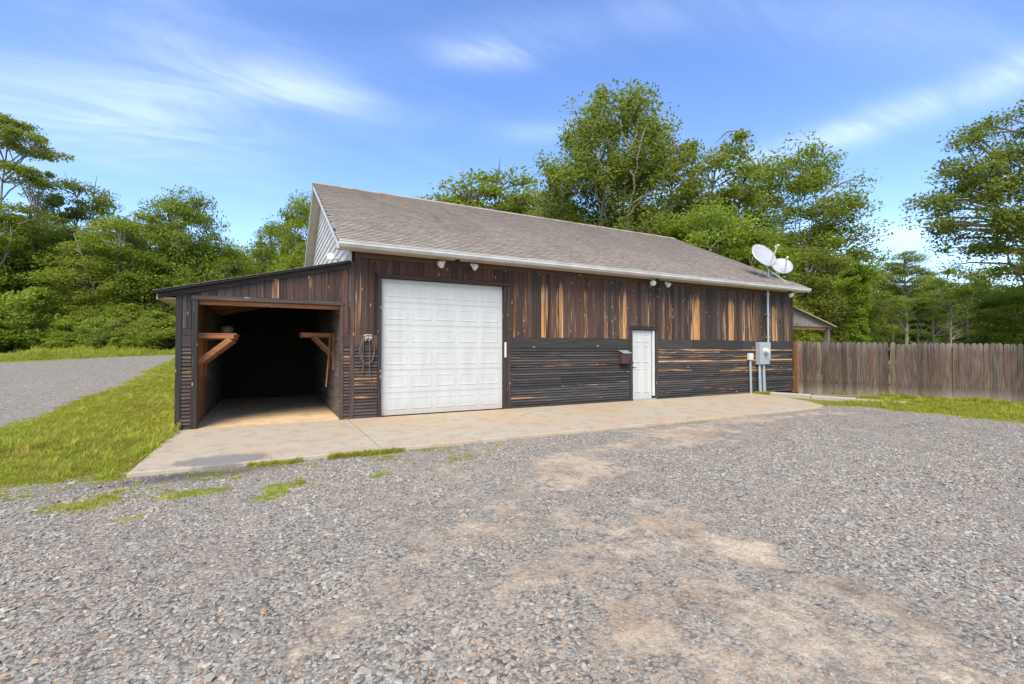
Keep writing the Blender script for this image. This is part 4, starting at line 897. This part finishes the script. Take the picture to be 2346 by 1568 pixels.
keep = (RNG.uniform(size=NG) < np.clip(gc*np.where(yard, .55, 1.3), 0, 1)) & (RNG.uniform(size=NG) < np.clip(1.4-.035*dd, .3, 1))
keep &= ~((ax_ > -3.76) & (ax_ < 15) & (ay_ > -.1) & (ay_ < 11.8)); keep &= ~((ax_ > -3.7) & (ax_ < 12.4) & (ay_ > -3.42) & (ay_ < 0))
keep &= ~((ax_ > 12.2) & (ax_ < 15.3) & (ay_ > -2.6+(ax_-12.5)*-.3) & (ay_ < 2))
keep &= (ax_ < 15.2+.52*np.maximum(0, -ay_)) | (ay_ < -6) ; keep &= (ax_ < 15.1) | (ay_ < 0)
ax_, ay_ = ax_[keep], ay_[keep]
# extra: left lawn and weeds along the slab's front edge, and at the foot of the meter conduits
ex = RNG.uniform(-6.9, -3.72, 26000); ey = RNG.uniform(-3.7, 9, 26000); k2 = RNG.uniform(size=26000) < np.clip((grass_cover(ex, ey)+.02)*1.5, 0, 1); ex, ey = ex[k2], ey[k2]
e1_ = on_z(585, 1055); wx_ = RNG.uniform(-2.4, -.4, 300); wy_ = -3.40-np.abs(RNG.normal(0, .06, 300)); kk = vnoise(wx_, wy_*0, 4.3, 6) > .30; wx_, wy_ = wx_[kk], wy_[kk]
w2x = RNG.uniform(-1.0, 1.8, 70); w2y = -3.43-np.abs(RNG.normal(0, .02, 70)); w3x = RNG.normal(12.75, .16, 130); w3y = RNG.uniform(-.35, -.05, 130)
w4x = RNG.uniform(11.2, 14.3, 700); w4y = -2.7-(w4x-11.2)*.28+RNG.normal(0, .22, 700); w5x = RNG.uniform(4.9, 6.4, 60); w5y = -3.47-np.abs(RNG.normal(0, .05, 60))
w6s = RNG.uniform(2.4, 8.3, 900); w6 = FA[None, :]+fd[None, :]*w6s[:, None]+fn[None, :]*np.abs(RNG.normal(.06, .12, 900))[:, None]
w8x = RNG.uniform(-6.0, 1.2, 6500); w8y = -3.42-np.abs(RNG.normal(0, .55, 6500)); kk = (fbm(w8x, w8y, 2.2, 51)+.25*fbm(w8x, w8y, 7, 52) +RNG.normal(0, .07, 6500) > .68+.12*(-3.42-w8y)) & ((w8x < -3.7) | (w8y < -3.44)); w8x, w8y = w8x[kk], w8y[kk]
w7x = RNG.uniform(-3.95, -3.68, 500); w7y = RNG.uniform(-3.4, 1.5, 500)
groups = [(ax_, ay_, 1.0, .30, 0), (ex, ey, .95, .3, 0), (wx_, wy_, .62, .3, 1), (w2x, w2y, .6, .3, 0), (w3x, w3y, 1.1, .3, 1), (w4x, w4y, 1.0, .3, 0), (w5x, w5y, .7, .3, 0), (w6[:, 0], w6[:, 1], 1.25, .3, 1), (w7x, w7y, 1.0, .3, 0), (w8x, w8y, .62, .3, 0)]
GP, GS, GI = [], [], []
for a_, c_, sc_, vr, tall in groups:
    z_ = height(a_, c_); GP.append(np.stack([a_, c_, z_-.005], 1)); dist = np.hypot(a_-CAM[0], c_-CAM[1])
    lawn = .45+.9*fbm(a_, c_, .7, 41)
    if not tall: lawn = lawn*np.clip(.55+.9*np.clip(grass_cover(a_, c_), 0, 1), .4, 1.3)
    s_ = sc_*lawn*RNG.uniform(.35 if tall else .6, 1.3, len(a_))*(1+.035*np.clip(dist-14, 0, 40)); GS.append(np.stack([s_*1.1, s_*1.1, s_*np.where(dist > 30, 1.5, 1)], 1)); GI.append(RNG.integers(6 if tall else 0, 9 if tall else 7, len(a_)))
GP = np.concatenate(GP); GS = np.concatenate(GS); GI = np.concatenate(GI); print('tufts', len(GP))
gn_scatter('grass', GP, np.stack([RNG.normal(0, .12, len(GP)), RNG.normal(0, .12, len(GP)), RNG.uniform(0, 6.28, len(GP))], 1), GS, GI, tufts, 'short yellow-green grass beside the gravel')
TGM = [tuft(60+k, 40, .6, .30, .012, LEAF_B) for k in range(3)]
tp = []
for px in np.arange(-120, 480, 1.3):
    for q in range(4):
        D = random.uniform(36, 43); xy = at_depth(px+random.uniform(-5, 5), D); tp.append(xy)
tp = np.array(tp); n_ = len(tp); s_ = RNG.uniform(.6, 1.6, n_)
gn_scatter('tall_grass', np.stack([tp[:, 0], tp[:, 1], height(tp[:, 0], tp[:, 1])], 1), np.stack([np.zeros(n_), np.zeros(n_), RNG.uniform(0, 6.28, n_)], 1), np.stack([s_*1.4, s_*1.4, s_], 1), RNG.integers(0, 3, n_), TGM, 'tall rank grass along the edge of the wood')

# ------------------------------------------------------------------ trees
def leaf_mesh(name, centers, sizes, m, rr, tone_c, up=.5, aspect=.55):
    n = len(centers); nrm = rr.normal(size=(n, 3)); nrm[:, 2] = np.abs(nrm[:, 2])+up; nrm /= np.linalg.norm(nrm, axis=1)[:, None]
    a = rr.normal(size=(n, 3)); a -= nrm*(a*nrm).sum(1)[:, None]; a /= np.linalg.norm(a, axis=1)[:, None]; c = np.cross(nrm, a)
    s = sizes[:, None]; droop = nrm*s*.18
    v = np.stack([centers-a*s*.5, centers+c*s*aspect*.5-droop*.2, centers+a*s*.5-droop, centers-c*s*aspect*.5-droop*.2], 1).reshape(-1, 3)
    me = bpy.data.meshes.new(name); me.vertices.add(n*4); me.vertices.foreach_set('co', v.astype(np.float32).reshape(-1))
    me.loops.add(n*4); me.loops.foreach_set('vertex_index', np.arange(n*4, dtype=np.int32)); me.polygons.add(n); me.polygons.foreach_set('loop_start', np.arange(0, n*4, 4, dtype=np.int32))
    at_ = me.attributes.new('tone', 'FLOAT', 'FACE'); at_.data.foreach_set('value', np.clip(tone_c, 0, 1).astype(np.float32)); me.materials.append(m); me.update(); me.validate(); return me
def make_tree(name, seed, m, stems, lobes, clump_r=.085, leaves=110, leaf=.022, trunk_r=.020, base_frac=.0, flat=.6, up=.5, aspect=.6, twigs=True, bare=0):
    """unit-height tree: stems = list of polylines in unit space; lobes = (x,y,z,rx,ry,rz,n)"""
    rr = np.random.default_rng(seed); b = MB(); stem_pts = []
    for st, r0 in stems:
        st = np.array(st, float); P_ = []
        for i in range(len(st)-1):
            for q in np.linspace(0, 1, 5, endpoint=False): P_.append(st[i]*(1-q)+st[i+1]*q)
        P_.append(st[-1]); P_ = np.array(P_); P_[1:-1] += rr.normal(0, .004, (len(P_)-2, 3)); n = len(P_); R_ = r0*np.linspace(1, .18, n); R_[0] *= 1.25
        b.tube(P_, list(R_), 7); stem_pts += [(p, r) for p, r in zip(P_, R_)]
    SP = np.array([p for p, _ in stem_pts]); SR = np.array([r for _, r in stem_pts]); C, T_, Z_ = [], [], []
    for lx, ly, lz, rx, ry, rz_, n in lobes:
        for k in range(n):
            d = rr.normal(size=3); d /= np.linalg.norm(d); q = rr.uniform(.25, 1)**.45; c = np.array([lx+d[0]*rx*q, ly+d[1]*ry*q, lz+d[2]*rz_*q])
            dist = np.linalg.norm((SP-c)*np.array([1, 1, .8]), axis=1)+np.where(SP[:, 2] > c[2]-.02, .25, 0); j = int(np.argmin(dist)); p0, r0 = SP[j], SR[j]
            mid = (p0+c)/2+np.array([0, 0, .02])+rr.normal(0, .012, 3)
            if twigs: b.tube([p0, p0*.35+mid*.65, mid*.5+c*.5, c], [min(r0*.6, .0055), .0036, .0024, .001], 4, cap=False)
            cr = clump_r*rr.uniform(.55, 1.35); nl = int(leaves*2.4*rr.uniform(.4, 1.3)); o_ = rr.normal(size=(nl, 3)); o_ *= (np.minimum(2.2, np.linalg.norm(o_, axis=1))/np.linalg.norm(o_, axis=1))[:, None]; o_ = o_*np.array([1, 1, flat])*cr*.55
            C.append(c+o_); T_.append(np.clip(rr.normal(.45, .20)+o_[:, 2]/cr*.12+rr.normal(0, .16, nl), 0, 1))
    for k in range(bare):
        j = rr.integers(len(SP)//6, len(SP)//2); d = rr.normal(size=3); d[2] = abs(d[2])*.6+.2; d /= np.linalg.norm(d); l = rr.uniform(.08, .2); b.tube([SP[j], SP[j]+d*l*.5, SP[j]+d*l+np.array([0, 0, .02])], [.004, .0025, .0008], 4, cap=False)
    C = np.concatenate(C); T_ = np.concatenate(T_)
    return b.mesh(name+'_wood', M_BARK, smooth=True), leaf_mesh(name+'_leaves', C, leaf*.62*rr.uniform(.55, 1.4, len(C)), m, rr, T_, up, aspect)
def fan(n, seed, spread, h, r, lean=0):
    rr = np.random.default_rng(seed); st = []
    for k in range(n):
        a = 2*math.pi*k/n+rr.uniform(-.5, .5); s_ = spread*rr.uniform(.35, 1); hh = h*rr.uniform(.82, 1)
        st.append(([(0, 0, -.03), (lean*.3+s_*.12*math.cos(a), s_*.12*math.sin(a), h*.22), (lean*.7+s_*.5*math.cos(a), s_*.5*math.sin(a), hh*.55), (lean+s_*math.cos(a), s_*math.sin(a), hh)], r*rr.uniform(.6, 1)))
    return st
def rays(n, seed, spread, h, r):      # many near-straight stems rising like a fan from a short bole
    rr = np.random.default_rng(seed); st = [([(0, 0, -.03), (0, 0, .2)], r*1.8)]
    for k in range(n):
        a = 2*math.pi*k/n*2.4+rr.uniform(-.3, .3); s_ = spread*rr.uniform(.15, 1); z0 = rr.uniform(.10, .32); hh = h*(1-.35*(s_/spread)**2)*rr.uniform(.85, 1); c_, q_ = math.cos(a), math.sin(a)
        st.append(([(0, 0, z0), (s_*.30*c_, s_*.30*q_, z0+(hh-z0)*.33), (s_*.68*c_, s_*.68*q_, z0+(hh-z0)*.68), (s_*c_, s_*q_, hh)], r*rr.uniform(.5, 1)))
    return st
PT = {}
PT['tall_oak'] = make_tree('tall_oak', 1, LEAF_O, rays(16, 3, .24, .93, .0075), [(0, 0, .80, .20, .20, .185, 150), (-.12, 0, .62, .20, .22, .16, 70), (.14, .02, .62, .18, .2, .16, 70), (0, 0, .40, .28, .28, .14, 80)], 0.036, 72, .0170, flat=1.3)
PT['light_ash'] = make_tree('light_ash', 2, LEAF, fan(5, 8, .20, .92, .010), [(.05, 0, .78, .20, .20, .20, 45), (-.05, 0, .55, .22, .22, .2, 45), (0, 0, .32, .26, .26, .14, 45)], .055, 60, .022, flat=.5)
PT['round_maple'] = make_tree('round_maple', 4, LEAF, rays(12, 5, .28, .9, .008), [(0, 0, .68, .30, .30, .29, 150), (-.2, 0, .45, .2, .22, .18, 55), (.2, 0, .45, .2, .22, .18, 55), (0, 0, .25, .3, .3, .13, 45)], .062, 105, .0205, flat=.6)
PT['dense_tree'] = make_tree('dense_tree', 6, LEAF, fan(5, 9, .22, .8, .013), [(0, 0, .72, .24, .24, .25, 80), (-.14, 0, .46, .24, .24, .22, 65), (.15, 0, .42, .24, .24, .2, 60), (0, 0, .18, .32, .32, .16, 75)], .078, 98, .0255, flat=.55)
PT['bright_tree'] = make_tree('bright_tree', 11, LEAF_B, fan(5, 12, .2, .82, .012), [(0, 0, .70, .25, .25, .27, 85), (-.12, 0, .42, .26, .24, .2, 65), (.16, 0, .36, .25, .24, .2, 60), (0, 0, .16, .34, .34, .14, 70)], .078, 95, .027, flat=.5)
PT['dark_tree'] = make_tree('dark_tree', 13, LEAF_D, fan(3, 14, .12, .9, .011), [(0, 0, .75, .20, .20, .23, 70), (0, 0, .48, .27, .27, .2, 75), (0, 0, .22, .32, .32, .18, 75)], .085, 115, .026, flat=.5)
PT['sparse_tree'] = make_tree('sparse_tree', 15, LEAF_O, [([(0, 0, -.03), (.01, 0, .3), (.0, .01, .62), (.03, 0, .92)], .011)]+fan(4, 17, .22, .95, .006), [(0, 0, .84, .21, .21, .10, 34), (-.03, 0, .68, .24, .24, .10, 26), (.05, 0, .5, .18, .18, .1, 10)], .06, 75, .024, flat=.38, bare=12)
PT['pine'] = make_tree('pine', 19, LEAF_D, [([(0, 0, -.03), (.004, 0, .35), (-.004, 0, .7), (0, 0, .97)], .0115)], [(0, 0, .88, .10, .10, .11, 34), (0, 0, .72, .15, .15, .12, 34), (0, 0, .56, .15, .15, .06, 12)], .052, 95, .026, flat=.4, aspect=.22, bare=16)
PT['edge_tree'] = make_tree('edge_tree', 23, LEAF_O, rays(12, 24, .34, .88, .008), [(.0, 0, .80, .27, .27, .19, 130), (-.22, 0, .60, .20, .22, .17, 80), (.22, 0, .60, .2, .22, .17, 60), (-.16, 0, .42, .20, .2, .08, 16), (.16, 0, .42, .24, .24, .10, 24)], .052, 80, .017, flat=.5)
PT['bare_tree'] = make_tree('bare_tree', 25, LEAF, [([(0, 0, -.03), (-.005, 0, .25), (.0, 0, .5), (.04, 0, .75), (.03, 0, .95)], .016), ([(0, 0, .3), (-.10, 0, .5), (-.2, .02, .66)], .006), ([(0, 0, .38), (.14, 0, .52), (.27, 0, .66)], .006), ([(0, 0, .22), (.14, 0, .36), (.3, -.02, .44)], .005), ([(0, 0, .15), (.15, .02, .25), (.32, .02, .30)], .004), ([(0, 0, .5), (-.08, .05, .7), (-.12, .08, .85)], .005)],
                            [(.0, 0, .85, .28, .28, .13, 34), (-.18, 0, .70, .16, .2, .10, 18), (.2, 0, .72, .16, .2, .10, 18)], .075, 70, .026, flat=.45, bare=18)
PT['layered_pine'] = make_tree('layered_pine', 27, LEAF_O, [([(0, 0, -.03), (-.03, 0, .3), (.01, 0, .55), (.06, 0, .95)], .013), ([(-.01, 0, .45), (.1, 0, .53), (.22, 0, .56)], .005), ([(.02, 0, .6), (-.1, 0, .7), (-.2, 0, .76)], .005), ([(.04, 0, .75), (.14, 0, .82), (.26, 0, .86)], .005)],
                                [(.16, 0, .88, .17, .16, .035, 22), (.0, 0, .95, .16, .16, .04, 22), (-.16, 0, .80, .16, .16, .035, 18), (.18, 0, .74, .14, .14, .03, 16), (.1, 0, .58, .2, .18, .03, 20), (-.08, 0, .50, .2, .2, .04, 18), (0, 0, .36, .18, .18, .04, 10)], .05, 85, .020, flat=.3)
PT['vine_tree'] = make_tree('vine_tree', 31, LEAF_B, [([(0, 0, -.03), (.01, 0, .4), (0, 0, .95)], .014), ([(0, 0, .6), (.1, 0, .72), (.17, 0, .77)], .005)], [(0, 0, .30, .05, .05, .33, 45), (0, 0, .70, .055, .055, .28, 40), (.03, 0, .9, .11, .1, .07, 12), (-.06, 0, .82, .08, .08, .05, 8)], .035, 130, .022, flat=1.0, twigs=False)
PT['shrub'] = make_tree('shrub', 35, LEAF_B, fan(5, 36, .35, .6, .012), [(0, 0, .45, .55, .5, .42, 40), (-.4, 0, .3, .4, .4, .28, 24), (.42, 0, .3, .4, .4, .28, 24), (.1, 0, .8, .25, .25, .2, 9)], .15, 120, .085, flat=.6, bare=16)
PT['low_shrub'] = make_tree('low_shrub', 37, LEAF, fan(6, 38, .5, .7, .012), [(0, 0, .5, .6, .6, .45, 36), (-.5, .1, .35, .5, .5, .32, 26), (.5, 0, .3, .5, .5, .28, 26)], .2, 110, .10, flat=.6, bare=8)
for k, v in PT.items(): print(k, len(v[0].polygons), len(v[1].polygons))
def plant(kind, px, D, ytop, label, cat='tree', group=None, rot=None, wide=1.0, name=None, lf=None):
    xy = at_depth(px, D); z = float(height(*xy)); h = ztop(ytop, D)-z
    T = bpy.data.objects.new(name or ('pine_tree' if 'pine' in kind else 'shrub' if 'shrub' in kind else 'broadleaf_tree'), None); COL.objects.link(T); T.location = (xy[0], xy[1], z)
    T.rotation_euler = (0, 0, rot if rot is not None else random.uniform(0, 6.28)); T.scale = (h*wide, h*wide, h); tag(T, label, cat, group)
    w_, l_ = PT[kind]; link('trunk' if cat == 'tree' else 'stems', w_, T)
    if lf: 
        key = (kind, lf.name)
        if key not in PTM: l2 = l_.copy(); l2.materials.clear(); l2.materials.append(lf); PTM[key] = l2
        l_ = PTM[key]
    link('crown', l_, T); return T
PTM = {}
R0 = -YAW     # rotation that keeps the prototype's x axis along the picture
# behind the workshop
plant('tall_oak', 1412, 36, 214, 'tallest oak with upright fan of limbs, rising behind the workshop ridge', rot=R0, wide=1.08)
plant('light_ash', 1600, 34, 280, 'thin airy tree with drooping leaf sprays just right of the tallest oak', rot=R0)
plant('round_maple', 1800, 37, 325, 'broad round-crowned green tree standing behind the satellite dishes', rot=R0, wide=.95)
plant('sparse_tree', 1120, 46, 380, 'open-crowned small tree showing above the middle of the ridge', rot=R0, wide=1.3, lf=LEAF)
plant('dense_tree', 1010, 48, 430, 'low leafy tree just peeping over the ridge near the gable', rot=.6, wide=1.2, lf=LEAF_O)
plant('dense_tree', 1290, 42, 430, 'bushy tree filling in under the left side of the tallest oak', rot=2.0)
plant('bright_tree', 1620, 31, 465, 'bright green leafy tree low behind the right end of the ridge', rot=1.0, wide=1.1)
plant('dense_tree', 1480, 38, 470, 'green tree under the tallest oak, touching the ridge line', rot=3.0, wide=1.2)
plant('bright_tree', 1715, 30, 520, 'bright bushy tree right behind the larger satellite dish', rot=4.1, wide=1.1)
plant('dense_tree', 1860, 33, 560, 'leafy tree behind the smaller dish at the end of the roof', rot=5.0, wide=1.2, lf=LEAF_O)
plant('dense_tree', 1205, 50, 440, 'distant bushy tree between the small open tree and the oak', rot=1.7)
# left wood
plant('layered_pine', -15, 37, 262, 'tall layered tree with flat foliage tiers at the edge of the left wood', rot=R0, wide=.8)
plant('sparse_tree', 165, 43, 395, 'sparse flat-topped tree standing above the left wood', rot=R0, wide=.85, lf=LEAF_O)
plant('bright_tree', 420, 42, 425, 'tall pale green tree with a ragged top beside the lean-to roof', rot=R0, wide=.75, lf=LEAF)
plant('dense_tree', 255, 39, 485, 'round olive-green tree in the middle of the left wood', rot=.3, wide=1.1)
plant('dense_tree', 60, 40, 500, 'wide green tree low beneath the layered one', rot=1.5, wide=1.1)
plant('dark_tree', 120, 46, 500, 'dark shaded tree set back between the round and the layered one', rot=.2, wide=1.2)
plant('dense_tree', 350, 46, 480, 'dense tree behind the ragged pale green one', rot=2.5, wide=1.0, lf=LEAF_O)
plant('bright_tree', 505, 44, 545, 'lower yellow-green tree right next to the ragged one', rot=2.2, wide=1.0)
plant('dense_tree', 635, 44, 500, 'rounded tree standing over the roof slope of the lean-to', rot=R0, wide=.85)
plant('bright_tree', 705, 40, 440, 'bright tree half hidden by the white gable', rot=1.1, wide=.7)
plant('dense_tree', 560, 50, 560, 'small tree in the gap between wood and gable', rot=4.0, wide=1.2)
plant('dense_tree', -60, 36, 470, 'green tree at the near end of the left wood', rot=4.4, wide=1.1)
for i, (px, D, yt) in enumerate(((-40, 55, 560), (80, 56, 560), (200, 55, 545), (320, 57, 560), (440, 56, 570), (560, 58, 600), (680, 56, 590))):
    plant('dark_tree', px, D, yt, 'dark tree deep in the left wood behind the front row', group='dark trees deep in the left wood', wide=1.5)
for i, (px, D, yt, wd, lab) in enumerate(((30, 33, 655, 1.0, 'large bright shrub at the foot of the layered tree'), (120, 37, 690, 1.0, 'leafy shrub on the grassy edge, darker hollow behind it'), (190, 37, 680, .9, 'domed yellow-green shrub in the middle of the edge'),
        (260, 37.5, 705, 1.2, 'low spreading shrub beside the domed one'), (330, 37.5, 700, 1.0, 'shrub with pale dead sticks poking out'), (395, 38, 720, 1.2, 'shrub hard against the lean-to corner post'), (-30, 34, 700, 1.2, 'shrub at the outer end of the wood edge'), (75, 36, 735, 1.3, 'low fresh shrub in front of the large bright one'), (450, 40, 715, 1.3, 'shrub behind the lean-to side wall'), (225, 36.5, 738, 1.4, 'low leafy mound before the domed shrub'), (300, 36.5, 742, 1.4, 'low leafy mound before the shrub with dead sticks'), (370, 37, 745, 1.3, 'low leafy mound near the lean-to corner'))):
    plant('shrub' if i % 2 == 0 else 'low_shrub', px, D, yt, lab, 'shrub', 'shrubs along the wood edge', wide=wd, name='shrub')
# right: beyond the fence
plant('edge_tree', 2425, 23, 205, 'big leafy tree with a wide airy crown beyond the end of the fence', rot=R0, wide=1.02)
plant('bare_tree', 2218, 33, 600, 'thin pale-limbed tree with bare lower branches beyond the fence', rot=R0, wide=.95)
plant('vine_tree', 1967, 26, 600, 'trunk wrapped in bright green vine behind the fence', rot=R0, wide=1.2, name='broadleaf_tree')
plant('pine', 2075, 46, 572, 'tall pine with rounded top beyond the fence', rot=R0, wide=1.3, lf=LEAF_O)
plant('pine', 2020, 50, 615, 'slim pine between the vine-wrapped trunk and the tall pine', rot=1.0, wide=1.3)
plant('pine', 2140, 50, 620, 'slim pine beside the thin pale-limbed tree', rot=2.0, wide=1.3)
plant('sparse_tree', 1930, 42, 640, 'thin grey-stemmed tree behind the side shelter', rot=R0, wide=1.1)
plant('bright_tree', 2330, 27, 660, 'dense bright green tree low at the end of the fence', rot=.5, wide=1.5)
plant('dense_tree', 2420, 30, 560, 'dense green tree past the end of the fence', rot=2.4, wide=1.2)
plant('light_ash', 1985, 40, 600, 'light leafy tree behind the vine-wrapped trunk', rot=2.2, wide=1.1)
plant('round_maple', 1905, 44, 600, 'full tree behind the corner of the roof', rot=2.2, wide=1.0, lf=LEAF_O)
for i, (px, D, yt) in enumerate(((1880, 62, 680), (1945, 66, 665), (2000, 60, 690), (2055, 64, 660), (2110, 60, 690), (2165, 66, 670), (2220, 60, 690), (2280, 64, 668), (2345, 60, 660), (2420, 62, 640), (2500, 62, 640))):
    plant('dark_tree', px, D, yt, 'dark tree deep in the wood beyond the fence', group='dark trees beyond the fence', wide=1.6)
for i, (px, D, yt) in enumerate(((1915, 48, 650), (1955, 52, 655), (2045, 47, 650), (2105, 52, 640), (2180, 47, 645), (2250, 50, 640), (2300, 52, 650))):
    plant('pine', px, D, yt, 'slim dark pine trunk standing in the wood beyond the fence', group='slim pines beyond the fence', wide=1.3)
for i, px in enumerate(range(-60, 420, 34)):
    plant('shrub' if i % 3 else 'low_shrub', px+random.uniform(-9, 9), random.uniform(33.5, 35), random.uniform(718, 765), 'low fresh green shrub in the grass at the foot of the wood', 'shrub', 'low shrubs at the foot of the wood', wide=random.uniform(.8, 1.7), name='shrub', lf=(LEAF_B, LEAF, LEAF_O, LEAF_B)[i % 4])
for i, (px, D, yt) in enumerate(((1850, 30, 765), (1895, 34, 770), (2290, 31, 770))):
    plant('shrub', px, D, yt, 'green shrub showing low behind the fence', 'shrub', 'shrubs behind the fence', wide=1.2, name='shrub')
for i, (px, D, yt) in enumerate(((-190, 36, 500), (-330, 34, 470), (-480, 32, 520), (-650, 30, 480), (-850, 28, 500), (-1080, 25, 520))):
    plant(('dense_tree', 'bright_tree', 'dense_tree')[i % 3], px, D, yt, 'leafy tree carrying the left wood on along the gravel', group='trees carrying the left wood on', wide=1.15)
print('objects', len(bpy.data.objects))
